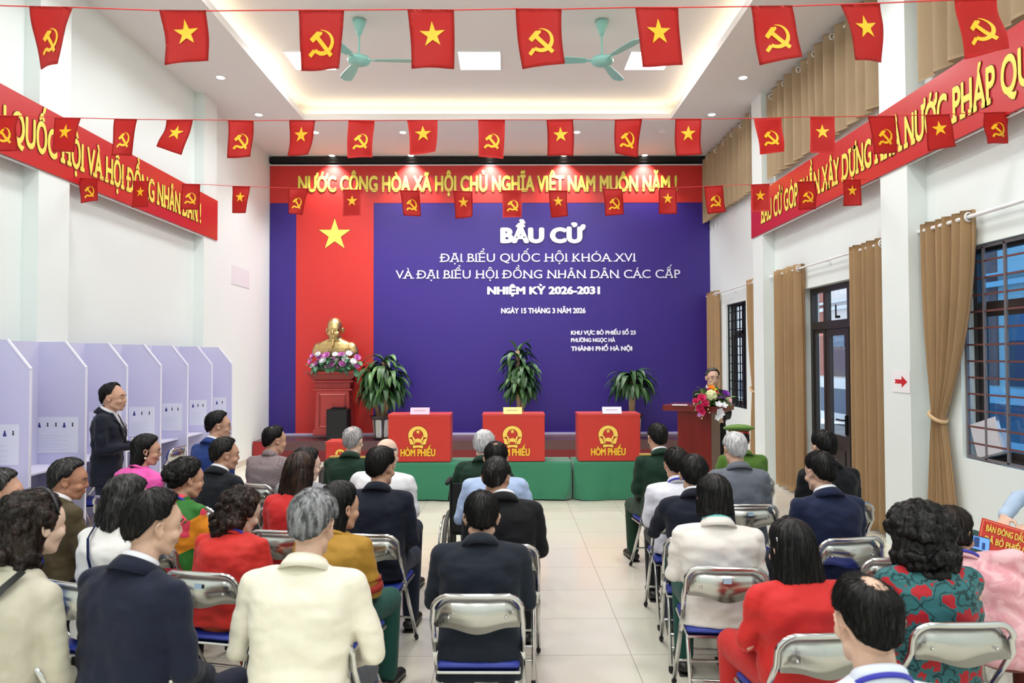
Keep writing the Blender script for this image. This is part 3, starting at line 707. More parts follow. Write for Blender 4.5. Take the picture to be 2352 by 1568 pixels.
# loudspeaker
t = thing('loudspeaker', 'black loudspeaker box standing on the stage before the pedestal', 'loudspeaker', (aY(778, 1000, 12.55).x, 12.55, .371))
bm = NB(); box(bm, -.19, .19, -.15, .15, 0, .57, .01); obj('cabinet', bm, m_black, t)
bm = NB(); box(bm, -.175, .175, -.16, -.15, .02, .545, .004); obj('grille', bm, mat('speaker_grille', (9, 9, 10), .7, bump=.3, bscale=220), t)
bm = NB(); box(bm, -.12, .12, -.06, .06, .571, .6, .004); cap(bm, (-.08, 0, .6), (-.1, .02, .64), .006, .004); cap(bm, (.08, 0, .6), (.11, .02, .63), .006, .004); obj('receiver', bm, m_black, t)
# ================= voting booths =================
m_booth = mat('booth_lavender', (205, 204, 232), .55); m_boothe = mat('booth_edge', (232, 232, 246), .5)
XB, XF, ZB = -4.44, -4.0, 2.035
BY = [5.05, 5.776, 6.533, 7.233, 7.939, 8.603, 9.306, 9.989]; DW = XF-XB
t = thing('voting_booths', 'row of joined lavender voting booths along the left wall', 'voting booth', (XB, 0, 0))
bm = NB(); box(bm, -.02, 0, BY[0], BY[-1], 0, ZB); obj('back_panel', bm, m_booth, t)
for i, y in enumerate(BY):
    P = [(.0, 0), (DW, 0), (DW, ZB-.25), (DW-.2, ZB), (.0, ZB)]
    bm = NB(); poly(bm, [Vector((x, y-.006, z)) for x, z in P], .012); d = obj('divider', bm, m_booth, t)
    bm = NB(); box(bm, DW-.002, DW+.006, y-.012, y+.012, 0, ZB-.25)
    a = Vector((DW, y, ZB-.25)); b = Vector((DW-.2, y, ZB)); dr = (b-a).normalized(); nr = Vector((dr.z, 0, -dr.x))
    vs = [bm.verts.new(q+Vector((0, s, 0))+nr*o_) for q in (a, b) for s in (-.012, .012) for o_ in (-.004, .01)]
    bmesh.ops.convex_hull(bm, input=vs); obj('edge_strip', bm, m_boothe, d)
for y0, y1 in zip(BY, BY[1:]):
    bm = NB(); box(bm, 0, .33, y0+.008, y1-.008, .86, .875); obj('writing_shelf', bm, mat('shelf_white', (232, 230, 246), .45), t)
m_pap = mat('ballot_paper', (226, 230, 242), .6); m_prt = mat('portrait_blue', (48, 52, 130), .7); m_prt2 = mat('portrait_brown', (90, 72, 74), .7); m_rule = mat('ruling_grey', (188, 194, 216), .6)
for i, (y, px) in enumerate(zip(BY[1:], ((-35, 44), (77, 180), (204, 292), (296, 355), (372, 418), (435, 474), (489, 519)))):
    x0, x1 = (aY(q, 970, y-.01).x for q in px)
    if i == 0: x0 = x1-.38
    if i == 2: x1 = x0+.36
    x1 = min(x1, XF-.05); zt = 1.325-.003*i; h = .34
    t = thing('ballot_notice', 'candidate list with small portraits pinned inside the '+['booth nearest the camera','second booth from the camera','booth behind the standing man','booth right of the standing man','fifth booth from the camera','sixth booth from the camera','booth nearest the stage'][i], 'notice', (x0, y-.007, zt-h), 0, 'candidate lists in the booths')
    wd = x1-x0
    bm = NB(); box(bm, 0, wd, -.002, 0, 0, h); obj('paper', bm, m_pap, t)
    n = max(2, int(wd/.075)); n = min(5, n)
    for k in range(n):
        cx = wd*(k+.7)/(n+.4); s = .016
        bm = NB(); 
        poly(bm, [Vector((cx+s*.45*math.cos(a), -.0035, h-.062+s*.6*math.sin(a))) for a in [q*math.pi/5 for q in range(10)]], .001)
        if k % 3 == 0: poly(bm, [Vector((cx-s, -.0035, h-.1)), Vector((cx+s, -.0035, h-.1)), Vector((cx+s*.5, -.0035, h-.07)), Vector((cx-s*.5, -.0035, h-.07))], .001)
        else: poly(bm, [Vector((cx-s*.6, -.0035, h-.09)), Vector((cx+s*.6, -.0035, h-.09)), Vector((cx+s*.3, -.0035, h-.07)), Vector((cx-s*.3, -.0035, h-.07))], .001)
        obj('portrait', bm, m_prt if k % 3 == 0 else m_prt2, t)
    bm = NB()
    for k in range(7): box(bm, wd*.06, wd*(.55 if k % 2 else .75), -.003, -.001, .03+k*.022, .032+k*.022)
    obj('lettering', bm, m_rule, t)
# patch on the left wall
pp = aX(552, 636, XL)
bm = NB(); box(bm, XL, XL+.006, pp.y-.4, pp.y+.4, pp.z-.16, pp.z+.16); tag(obj('wall_plate', bm, mat('plate_white', (226, 226, 232), .5)), 'pale rectangular cover plate on the left wall near the backdrop', 'cover plate')
# ================= lectern =================
lx = aY(1608, 1000, 8.3).x
t = thing('lectern', 'dark red wooden lectern at the right of the stage carrying flowers', 'lectern', (lx, 8.35, 0), math.radians(-30))
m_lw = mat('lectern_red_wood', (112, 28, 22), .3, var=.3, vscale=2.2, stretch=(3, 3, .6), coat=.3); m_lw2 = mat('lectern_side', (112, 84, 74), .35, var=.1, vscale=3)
bm = NB(); box(bm, -.20, .20, -.22, .22, .06, 1.22, .004); obj('body', bm, m_lw, t)
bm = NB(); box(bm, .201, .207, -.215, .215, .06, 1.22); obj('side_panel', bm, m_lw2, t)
bm = NB(); box(bm, -.37, .37, -.27, .25, 1.22, 1.29, .005); obj('top', bm, m_lw, t)
bm = NB(); box(bm, -.26, .26, -.26, .26, 0, .06, .005); obj('base', bm, m_lw, t)
t2 = thing('paper_sheet', 'white paper sheet lying at the left of the lectern top', 'paper', (lx-.27, 8.2, 1.2905), math.radians(-16))
bm = NB(); box(bm, -.09, .09, -.05, .1, 0, .003); obj('sheet', bm, mat('paper_white', (240, 238, 240), .6), t2)
# flower helpers
def petal_flower(r, n=10, layers=3, seed=0, cup=.6):
    bm = NB(); rng = random.Random(seed)
    for l in range(layers):
        rr = r*(1-.28*l); tilt = .25+cup*l/layers*1.6
        for k in range(n):
            a = 2*math.pi*(k+.5*l)/n+rng.uniform(-.1, .1); w_ = rr*.42
            R = Matrix.Rotation(a, 4, 'Z') @ Matrix.Rotation(-tilt, 4, 'Y')
            g = [[R @ Vector((rr*u, w_*math.sin(math.pi*min(.98, .12+u*.8))*s, .12*rr*(u*u)*2+.08*rr*abs(s))) for s in (-1, 0, 1)] for u in (0, .35, .7, .9, 1.0)]
            vs = [[bm.verts.new(p) for p in row] for row in g]
            for i in range(4):
                for j in range(2): bm.faces.new((vs[i][j], vs[i][j+1], vs[i+1][j+1], vs[i+1][j]))
    ell(bm, (0, 0, r*.18), (r*.22, r*.22, r*.2), u=8, v=6)
    return to_mesh(bm, 'blossom', True)
def leaf_geo(bm, base, d, L, wd, droop, seed, n=8, fold=.25):
    """arched strap leaf"""
    d = Vector(d).normalized(); side = d.cross(Vector((0, 0, 1))); side = side.normalized() if side.length > .05 else Vector((1, 0, 0))
    p = Vector(base); rows = []; cur = d.copy(); rng = random.Random(seed); tw = rng.uniform(-.4, .4)
    for i in range(n+1):
        u = i/n; wv = wd*math.sin(math.pi*min(1, .08+u*.92))**.75*(1 if u < .99 else .1)
        sd = (side*math.cos(tw*u)+side.cross(cur)*math.sin(tw*u)).normalized(); up = sd.cross(cur).normalized()
        rows.append([bm.verts.new(p+sd*wv+up*wv*fold), bm.verts.new(p), bm.verts.new(p-sd*wv+up*wv*fold)])
        cur = (cur+Vector((0, 0, -droop*(.5+u)/n*2.2))).normalized(); p = p+cur*(L/n)
    for a, b in zip(rows, rows[1:]):
        for j in range(2): bm.faces.new((a[j], a[j+1], b[j+1], b[j]))
m_leaf = mat('leaf_green', (48, 86, 44), .42, var=.35, vscale=5); m_leaf2 = mat('leaf_light', (104, 140, 70), .45, var=.2, vscale=8)
def bouquet(parent, items, leaves, m_l):
    """items: (x,y,z,r,material,kind)"""
    meshes = {}
    for k, (x, y, z, r, mm, kd) in enumerate(items):
        key = (kd, mm.name)
        if key not in meshes:
            if kd == 'ball':
                bm = NB(); rng = random.Random(3)
                for q in range(70):
                    a, b = rng.uniform(0, 6.28), math.acos(rng.uniform(-.3, 1)); d = Vector((math.sin(b)*math.cos(a), math.sin(b)*math.sin(a), math.cos(b)))
                    ell(bm, d*.85, (.2, .2, .2), u=6, v=4)
                ell(bm, (0, 0, 0), (.85, .85, .85), u=10, v=8); me = to_mesh(bm, 'blossom', True)
            elif kd == 'orchid': me = petal_flower(1, 5, 2, 4, .3)
            elif kd == 'bud':
                bm = NB(); cap(bm, (0, 0, -.5), (0, 0, .6), .5, .15); me = to_mesh(bm, 'bud', True)
            else: me = petal_flower(1, 8, 4, 5, 1.0)
            me.materials.append(mm); meshes[key] = me
        o = obj('bud' if kd == 'bud' else 'blossom', meshes[key], None, parent); o.scale = (r, r, r); o.location = (x, y, z)
        d = Vector((x*.8, -.55-abs(x)*.1, .45 if z > 0 else -.1)); o.rotation_euler = d.to_track_quat('Z', 'Y').to_euler()
    bm = NB()
    for k, (b, d, L, w_, dr) in enumerate(leaves): leaf_geo(bm, b, d, L, w_, dr, k)
    obj('foliage', bm, m_l, parent, True)
fl = {n: mat('petal_'+n, c, .55) for n, c in dict(pink=(205, 120, 190), mag=(214, 40, 100), white=(244, 244, 248), cream=(226, 228, 176), purple=(140, 60, 180), blush=(240, 190, 190), orange=(250, 150, 40), yellow=(240, 210, 60), lilac=(200, 150, 205), red=(190, 30, 50)).items()}
LQ = Matrix.Rotation(math.radians(-16), 4, 'Z')
fx = aY(1637, 930, 8.1)
t = thing('flower_arrangement', 'mixed bouquet with pink anthuriums and white orchids spilling over the lectern', 'flowers', (fx.x, 8.12, 1.292))
def FP(px, py, yy=8.02): p = aY(px, py, yy); return (p.x-fx.x, yy-8.12, p.z-1.292)
it = []
for px, py, r, c_, kd, yy in [(1612, 915, .06, 'mag', 'o', 7.98), (1607, 935, .055, 'mag', 'o', 7.96), (1620, 928, .055, 'mag', 'o', 7.95), (1612, 945, .05, 'mag', 'o', 7.95), (1598, 922, .045, 'mag', 'o', 8.0), (1634, 908, .07, 'cream', 'ball', 8.02), (1666, 905, .05, 'purple', 'o', 8.05), (1660, 915, .04, 'purple', 'o', 8.0), (1672, 920, .045, 'blush', 'o', 8.0), (1652, 912, .04, 'lilac', 'o', 8.0), (1645, 903, .035, 'red', 'o', 8.05),
      (1650, 930, .05, 'white', 'orchid', 7.9), (1662, 932, .05, 'white', 'orchid', 7.9), (1653, 944, .052, 'white', 'orchid', 7.9), (1648, 957, .045, 'white', 'orchid', 7.9), (1656, 950, .045, 'white', 'orchid', 7.89), (1633, 890, .045, 'orange', 'orchid', 8.1), (1639, 895, .04, 'yellow', 'orchid', 8.1), (1628, 895, .03, 'mag', 'orchid', 8.1), (1634, 880, .025, 'cream', 'bud', 8.1), (1638, 877, .02, 'cream', 'bud', 8.1), (1606, 952, .03, 'lilac', 'orchid', 7.93), (1614, 955, .02, 'cream', 'bud', 7.93), (1612, 961, .018, 'cream', 'bud', 7.93), (1627, 940, .02, 'cream', 'bud', 7.95), (1630, 948, .018, 'cream', 'bud', 7.95), (1628, 930, .02, 'cream', 'bud', 7.95), (1650, 966, .02, 'cream', 'bud', 7.9), (1654, 970, .015, 'cream', 'bud', 7.9), (1594, 926, .025, 'cream', 'bud', 8.0)]:
    q = FP(px, py, yy); it.append((*q, r, fl[c_], kd))
lv = []
for k in range(46):
    a = random.uniform(0, 6.28); lv.append(((random.uniform(-.12, .14), random.uniform(-.12, .02), random.uniform(.0, .12)), (math.cos(a), -.5+.4*math.sin(a), random.uniform(-.1, .9)), random.uniform(.1, .2), random.uniform(.018, .035), .5))
bouquet(t, it, lv, m_leaf2)
bm = NB(); box(bm, -.12, .12, -.06, .07, 0, .07, .01); obj('holder', bm, m_leaf, t)
# ================= pedestal and bust =================
YP = 12.85
def px2(x): return aY(x, 900, YP).x
m_ped = mat('pedestal_wood', (176, 62, 58), .4, var=.1, vscale=4); m_ped2 = mat('pedestal_dark', (140, 44, 42), .42, var=.15, vscale=6)
pxc = px2(769)
t = thing('pedestal', 'carved red wooden pedestal carrying the golden bust', 'pedestal', (pxc, YP, .372))
def zz(y): return aY(769, y, YP).z-.372
def hw(x0, x1): return (px2(x1)-px2(x0))/2
def slab(nm, y0, y1, x0, x1, mm, d=.36, x0b=None, x1b=None, bev=.006):
    bm = NB(); h0, h1 = hw(x0, x1), hw(x0b or x0, x1b or x1); z0_, z1_ = zz(y1), zz(y0); s = d/2
    vs = [bm.verts.new((sx*(h1 if z == z0_ else h0), sy*(s*((h1 if z == z0_ else h0)/h0)), z)) for z in (z0_, z1_) for sx in (-1, 1) for sy in (-1, 1)]
    bmesh.ops.convex_hull(bm, input=vs); bmesh.ops.bevel(bm, geom=list(bm.edges), offset=bev, segments=1, affect='EDGES')
    return obj(nm, bm, mm, t)
slab('cap', 852, 858, 705, 833, m_ped, .44); slab('capital', 858, 873, 712, 826, m_ped2, .42, 728, 810); slab('moulding', 873, 877, 722, 816, m_ped)
slab('frieze', 877, 892, 729, 809, m_ped2, .33); slab('moulding', 892, 896, 725, 814, m_ped, .36)
slab('shaft', 896, 984, 734, 807, m_ped, .32, 731, 811); slab('plinth', 984, 997, 728, 816, m_ped, .38, 728, 816)
for (a, b, c_, d_) in ((903, 906, 740, 798), (976, 978, 741, 797)):
    bm = NB(); box(bm, px2(c_)-pxc, px2(d_)-pxc, -.185, -.165, zz(b), zz(a), .004); obj('panel_moulding', bm, mat('pedestal_light', (214, 120, 112), .35), t)
for (c_, d_) in ((738, 741), (797, 800)):
    bm = NB(); box(bm, px2(c_)-pxc, px2(d_)-pxc, -.185, -.165, zz(978), zz(903), .004); obj('panel_moulding', bm, m_ped2, t)
bm = NB()
for k in range(16): ell(bm, (-.3+.04*k, -.17, zz(884.5)), (.014, .008, .03), u=8, v=6)
obj('carving', bm, m_ped, t, True)
# potted plants
def plant(px, ybase, Y, ztop_px, label, trunks, spread, seed, nl, pot=True, zp=.372, pw=.36, ph=.44, leafz=(0, 1)):
    b = aY(px, ybase, Y); t = thing('potted_plant', label, 'potted plant', (b.x, Y, zp), 0, 'potted dracaenas by the stage'); rng = random.Random(seed)
    m_pot = mat('pot_dark', (46, 34, 36), .4); m_pp = mat('pot_panel_grey', (166, 170, 178), .45); m_pg = mat('pot_gold', (206, 172, 40), .4)
    bm = NB(); n = 6
    prof = [(pw*.36, 0), (pw*.40, .02), (pw*.5, ph-.05), (pw*.58, ph-.04), (pw*.6, ph), (pw*.5, ph), (pw*.46, ph-.05)]
    rs = [[bm.verts.new((r*math.cos(math.pi/6+k*math.pi/3+.35), r*math.sin(math.pi/6+k*math.pi/3+.35), z)) for k in range(n)] for r, z in prof]; bridge(bm, rs); obj('pot', bm, m_pot, t)
    for k in range(6):
        a = k*math.pi/3+.35+math.pi/3
        def Q(u, z, d=.0): 
            r = (pw*.38+(pw*.12)*(z/ph))*.866+d
            return Vector((r*math.cos(a)-u*math.sin(a), r*math.sin(a)+u*math.cos(a), z))
        h = pw*.155
        bm = NB(); poly(bm, [Q(-h*.8, .05, .003), Q(h*.8, .05, .003), Q(h, .12, .003), Q(h, ph-.1, .003), Q(h*.85, ph-.07, .003), Q(-h*.85, ph-.07, .003), Q(-h, ph-.1, .003), Q(-h, .12, .003)], .004, Vector((math.cos(a), math.sin(a), 0))); p_ = obj('pot_panel', bm, m_pp, t)
        bm = NB()
        for q in range(5 if k % 2 else 3):
            z = .1+q*(.06 if k % 2 else .09); 
            for _ in range(4):
                u, dz = rng.uniform(-.02, .02), rng.uniform(-.015, .015); c0 = Q(u, z+dz, .008); cap(bm, c0, Q(u+rng.uniform(-.02, .02), z+dz+rng.uniform(-.02, .02), .008), .004, .003, 6)
        obj('pot_motif', bm, m_pg, p_)
    bm = NB(); lathe(bm, [(pw*.01, ph-.07), (pw*.46, ph-.06)], 12); obj('soil', bm, mat('soil', (50, 38, 30), .9), t)
    H = aY(px, ztop_px, Y).z-zp
    for k, (dx, top, r) in enumerate(trunks):
        bm = NB(); pts = [(dx*.3, 0, ph-.08), (dx*.7, .01, ph+.2), (dx, .02, ph+(H-ph)*top*.8)]; tube(bm, pts, r, 10); obj('trunk', bm, mat('trunk_tan', (150, 124, 98), .8, bump=.4, bscale=25, stretch=(1, 1, .3)), t, True)
    bm = NB(); bm2 = NB()
    for k in range(nl):
        tx, tt, _ = trunks[k % len(trunks)]; u = rng.uniform(*leafz); z = ph+(H-ph)*(.25+.56*u*tt); a = rng.uniform(0, 6.283)
        e = rng.uniform(.2, 1.0)*(.5+.9*u); L = spread*rng.uniform(.8, 1.2)
        leaf_geo(bm if rng.random() < .75 else bm2, (tx*(.6+.4*u), .02, z-.0), (math.cos(a), math.sin(a), e+.25), L, rng.uniform(.034, .052), rng.uniform(1.0, 1.9), k, 9)
    for k in range(8):
        tx, tt, _ = trunks[k % len(trunks)]; a = rng.uniform(0, 6.28); leaf_geo(bm2, (tx, .02, ph+(H-ph)*(.78*tt)), (math.cos(a)*.6, math.sin(a)*.6, 1), (H-ph)*.27, .024, .6, k+900, 8)
    obj('foliage', bm, m_leaf, t, True); obj('young_leaves', bm2, mat('leaf_mid', (78, 118, 60), .42, var=.3, vscale=5), t, True)
plant(876, 1003, 12.62, 798, 'bushy potted dracaena between the pedestal and the first ballot box', [(.05, .98, .05), (-.14, .75, .04), (.16, .66, .035)], .52, 11, 230)
plant(1196, 1003, 12.62, 768, 'tall slim potted dracaena behind the middle ballot box', [(-.05, 1.0, .04), (.06, .62, .035)], .44, 5, 200)
plant(1452, 1003, 12.62, 838, 'short potted dracaena behind the ballot box nearest the lectern', [(0, .92, .06), (.05, .85, .03)], .56, 8, 110, leafz=(.45, 1))
# ================= chairs =================
def make_chair():
    t = thing('folding_chair', '', 'chair')
    W = .205
    def bp(z):  # back tube line: y at height z
        return .02 if z > .68 else .02+(.68-z)/.68*.44
    arc = [(-W, bp(.5), .5), (-W, bp(.6), .6), (-W, bp(.68), .68), (-W+.005, .02, .73)]
    for k in range(1, 7):
        a = math.pi-k*math.pi/2/6; arc.append((-W+.08+.08*math.cos(a), .015-.004*k, .725+.075*math.sin(a)))
    arc += [(-.05, -.014, .80), (.05, -.014, .80)]+[(-x, y, z) for x, y, z in arc[::-1]]
    bm = NB(); tube(bm, arc, .0125, 10); obj('back_frame', bm, m_steel, t, True)
    for s in (-1, 1):
        bm = NB(); tube(bm, [(s*W, bp(.5), .5), (s*W, bp(.3), .3), (s*(W+.004), bp(.02), .02)], .0125, 10); l = obj('leg', bm, m_steel, t, True)
        bm = NB(); cap(bm, (s*(W+.004), bp(.035), .03), (s*(W+.004), bp(.014), .014), .015, .014); obj('foot_cap', bm, m_rubber, l, True)
        bm = NB(); tube(bm, [(s*(W-.03), .22, .53), (s*(W-.03), .16, .40), (s*(W-.03), .0, .02)], .011, 10); l = obj('leg', bm, m_steel, t, True)
        bm = NB(); cap(bm, (s*(W-.03), .006, .03), (s*(W-.03), -.002, .014), .014, .013); obj('foot_cap', bm, m_rubber, l, True)
    for y, z, w_ in ((.335, .19, W), (.05, .13, W-.03), (.075, .2, W-.03)):
        bm = NB(); cap(bm, (-w_, y, z), (w_, y, z), .008, .008); obj('stretcher', bm, m_steel, t, True)
    def back(y0, y1, grow, nm, mm):
        bm = NB(); n = 24; top, bot = [], []
        for i in range(n+1):
            u = -1+2*i/n; x = u*(W-.012)
            zt = .788-.075*max(0, (abs(u)-.62)/.38)**2.2; zb = .655-.028*math.cos(min(1, abs(u)/.75)*math.pi)*.5-.014
            cv = .028*(1-u*u)
            top.append((x, zt, cv)); bot.append((x, zb, cv))
        rows = []
        for yy in (y0, y1): rows.append([[bm.verts.new((x, yy-cv*.6+.01*(0 if k else 1), z)) for x, z, cv in r] for k, r in enumerate((top, bot))])
        for i in range(n):
            a, b = rows
            bm.faces.new((a[0][i], a[0][i+1], a[1][i+1], a[1][i])); bm.faces.new((b[0][i+1], b[0][i], b[1][i], b[1][i+1]))
            bm.faces.new((a[0][i+1], a[0][i], b[0][i], b[0][i+1])); bm.faces.new((a[1][i], a[1][i+1], b[1][i+1], b[1][i]))
        bm.faces.new((a[0][0], a[1][0], b[1][0], b[0][0])); bm.faces.new((a[1][n], a[0][n], b[0][n], b[1][n]))
        return obj(nm, bm, mm, t, True)
    b = back(.012, .018, 0, 'backrest', m_steel2)
    bm = NB()
    for x in (-.13, .13): cap(bm, (x, .002, .70), (x, .012, .70), .007, .007, 8)
    obj('rivet', bm, m_steel, b, True)
    back(.019, .042, 0, 'back_pad', m_blue)
    bm = NB(); box(bm, -.19, .19, .07, .46, .435, .465, .018); obj('seat', bm, m_blue, t, True)
    bm = NB(); box(bm, -.195, .195, .065, .465, .418, .434, .006); obj('seat_pan', bm, m_steel, t)
    return t
_chair0 = make_chair(); _used = []
def chair(x, y, deg, label, sticker=False):
    """x, y = under the back of the chair, deg = turned clockwise from facing the stage"""
    if not _used: r = _chair0
    else:
        r = _chair0.copy(); C.objects.link(r)
        for ch in _chair0.children:
            c = ch.copy(); C.objects.link(c); c.parent = r
            for g_ in ch.children:
                d = g_.copy(); C.objects.link(d); d.parent = c
    _used.append(r); r.location = (x, y, 0); r.rotation_euler = (0, 0, -math.radians(deg)); r['label'] = label; r['group'] = 'folding chairs of the audience'
    if sticker: _stick.append(r)
    return r
_stick = []
# ================= people =================
def smooth(x): x = max(0, min(1, x)); return x*x*(3-2*x)
HL_A = [0, 25, 45, 62, 75, 88, 100, 115, 135, 180]
HAIRLINES = {
    'man':      [38, 38, 34, 22, -2, -10, -8, -30, -50, -58],
    'receding': [62, 60, 48, 26, 0, -8, -6, -28, -48, -56],
    'woman':    [36, 34, 24, 2, -14, -24, -30, -44, -52, -58],
    'bald':     [89, 88, 84, 30, 6, -4, -2, -24, -46, -54]}
def head_prims(bm, M, fem=False, ears=True):
    def E(c, r, R=None, u=18, v=12):
        g = NB(); ell(g, c, r, R, u, v)
        me = bpy.data.meshes.new('x'); g.to_mesh(me); g.free(); me.transform(M); bm.from_mesh(me); bpy.data.meshes.remove(me)
    def Cp(a, b, ra, rb, fl=1.0, side=None):
        g = NB(); cap(g, a, b, ra, rb, 12, fl, side)
        me = bpy.data.meshes.new('x'); g.to_mesh(me); g.free(); me.transform(M); bm.from_mesh(me); bpy.data.meshes.remove(me)
    E((0, -.014, .036), (.0755, .096, .087)); E((0, -.036, -.008), (.063, .066, .07)); E((0, .03, .02), (.066, .066, .07))
    E((0, .026, -.035), (.061, .068, .062)); E((0, .038, -.072), (.05, .05, .042)); E((0, .064, -.098), (.024, .02, .018))
    for s in (-1, 1):
        E((s*.036, .062, -.032), (.027, .026, .024))
        Cp((s*.05, .0, -.06), (s*.03, .055, -.094), .02, .016)
        Cp((s*.012, .089, .018), (s*.042, .074, .016), .009, .008)
    Cp((0, .084, .012), (0, .102, -.024), .009, .0105); E((0, .096, -.030), (.016, .011, .009))
    E((0, .086, -.058), (.022, .012, .006)); E((0, .084, -.068), (.020, .012, .007))
    if ears:
        for s in (-1, 1):
            R = Matrix.Rotation(s*-.32, 3, 'Z') @ Matrix.Rotation(-.15, 3, 'X')
            E((s*.077, -.008, -.008), (.006, .016, .024), R); E((s*.079, -.003, -.030), (.0065, .009, .010), R)
            pts = [(s*.080, .004, .010), (s*.085, -.004, .021), (s*.090, -.016, .022), (s*.093, -.026, .010), (s*.090, -.025, -.008), (s*.084, -.014, -.024)]
            for a_, b_ in zip(pts, pts[1:]): Cp(a_, b_, .0052, .0052)
            Cp((s*.082, .006, -.012), (s*.082, .004, -.022), .005, .006)
C0 = Vector((0, -.014, .036)); R0 = Vector((.0755, .096, .087))
def skull_r(d):
    rz = R0.z+.042*smooth(-d.z*1.6)*smooth((.35-d.y)/.6)
    return 1/math.sqrt((d.x/R0.x)**2+(d.y/R0.y)**2+(d.z/rz)**2)
_ICO = {}
def ico(n):
    if n not in _ICO:
        b = NB(); bmesh.ops.create_icosphere(b, subdivisions=n, radius=1); me = bpy.data.meshes.new('ico'); b.to_mesh(me); b.free(); _ICO[n] = me
    b = NB(); b.from_mesh(_ICO[n]); return b
def hair_mesh(st):
    """st: line, thick, amp, kind(short/bob/long/curly/updo), crown (bald spot size), seed"""
    line = HAIRLINES[st.get('line', 'man')]; T = st.get('thick', .014); amp = st.get('amp', .003); crown = st.get('crown', 0); sd = st.get('seed', 1)*7.3
    big = st.get('kind', 'short') != 'short'
    bm = ico(5 if not big else 4); part = st.get('part', .0)
    for v in bm.verts:
        d = v.co.normalized(); e = math.degrees(math.asin(max(-1, min(1, d.z)))); a = math.degrees(abs(math.atan2(d.x, d.y)))
        ln = float(np.interp(a, HL_A, line))+3.0*noise.noise(Vector((d.x*5+sd, d.y*5, 0)))
        wv = smooth((e-ln)/9)
        if st.get('line') == 'bald': wv *= 1-smooth((e-8)/16)
        t_ = T*(.72+.35*smooth((e+10)/60))
        if crown:
            cd = Vector((.15*part, -.42, .90)).normalized(); ang = math.degrees(d.angle(cd)); f = smooth((ang-crown*.55)/(crown*.9+4)); wv *= .795+.205*f; t_ *= .12+.88*f
        r = skull_r(d)+(-.016+(t_+.016)*wv)
        if wv > .3:
            pole = Vector((.1, -.35, .93)); ax = d.cross(pole); ph = math.atan2(d.x-pole.x, d.y-pole.y); po = d.angle(pole)
            r += amp*(noise.noise(Vector((math.cos(ph)*11+sd, math.sin(ph)*11, po*2.2)))+.5*noise.noise(Vector((math.cos(ph)*26, math.sin(ph)*26+sd, po*3.5))))*wv
        v.co = C0+d*r
    kd = st.get('kind', 'short')
    if kd == 'short': return to_mesh(bm, 'hair', True)
    L = st.get('len', .16); wd = st.get('wide', 1.0)
    def lf(rings):
        rs = [ringverts(bm, Vector((x, y, z)), Vector((1, 0, 0)), Vector((0, 1, 0)), rx, ry, 24, 2.3) for x, y, z, rx, ry in rings]; bridge(bm, rs)
    if kd in ('bob', 'long'):
        n = 7; rings = []
        for i in range(n+1):
            u = i/n; z = .03-u*(L+.03); fl = st.get('flare', .012)
            ry = (.078-.03*smooth(u*1.3))*(1 if u < .97 else .6); rx = (.086+fl*math.sin(u*math.pi*.8))*wd*(1 if u < .97 else .75)
            rings.append((0, -.040-.022*smooth(u), z, rx, ry))
        lf(rings)
        if st.get('sides', 1):
            for s in (-1, 1): cap(bm, (s*.074*wd, -.005, .01), (s*.080*wd, -.02, -min(L, .13)+.02), .022, .018)
    if kd == 'curly':
        rng = random.Random(st.get('seed', 1)); V = st.get('vol', .03)
        ell(bm, (0, -.035, .03), (.085*wd+V*.6, .095+V*.5, .095+V*.6)); ell(bm, (0, -.055, -.05), (.085*wd+V*.7, .07+V*.4, .07+L*.4))
        for k in range(st.get('n', 170)):
            a, b = rng.uniform(0, 6.28), math.acos(rng.uniform(-.95, 1)); d = Vector((math.sin(b)*math.cos(a), math.sin(b)*math.sin(a), math.cos(b)))
            if d.y > .45 and d.z < .45: continue
            c = Vector((0, -.035, .03-.02)) if d.z > -.1 else Vector((0, -.05, -.04))
            rr = Vector((.085*wd+V*.6, .095+V*.5, (.105+V*.6) if d.z > 0 else .07+L*.5))
            ell(bm, c+Vector((d.x*rr.x, d.y*rr.y, d.z*rr.z)), [rng.uniform(.014, .026)]*3, u=8, v=6)
    if kd == 'updo':
        rng = random.Random(5)
        ell(bm, (0, -.095, .03), (.05, .04, .05))
        for k in range(34):
            a, b = rng.uniform(0, 6.28), rng.uniform(0, 1.5); d = Vector((math.cos(a)*math.sin(b), -math.cos(b), math.sin(a)*math.sin(b))); ell(bm, Vector((0, -.085, .03))+d*.058, [rng.uniform(.012, .02)]*3, u=8, v=6)
    fr = st.get('freq', 1.0)
    def disp(co_, no):
        out = co_.copy()
        for i in range(len(co_)):
            x, y, z = co_[i]
            if kd in ('curly', 'updo') or (st.get('wavy')):
                q = Vector((x*34+sd, y*34, z*34)); a = .0035*noise.noise(q)+.0025*noise.noise(q*2.3)
            else: a = 0
            ph = math.atan2(x, -(y+.02)); a += .0042*noise.noise(Vector((ph*7*fr+sd, z*2.5, 0)))+.003*noise.noise(Vector((ph*17*fr, z*4+sd, 1)))
            if z < .03 or kd in ('curly', 'updo') or True: out[i] = co_[i]+no[i]*a*(1.0 if z < .1 else .6)
        return out
    return remesh(bm, .0055, 2, disp)
from mathutils.bvhtree import BVHTree
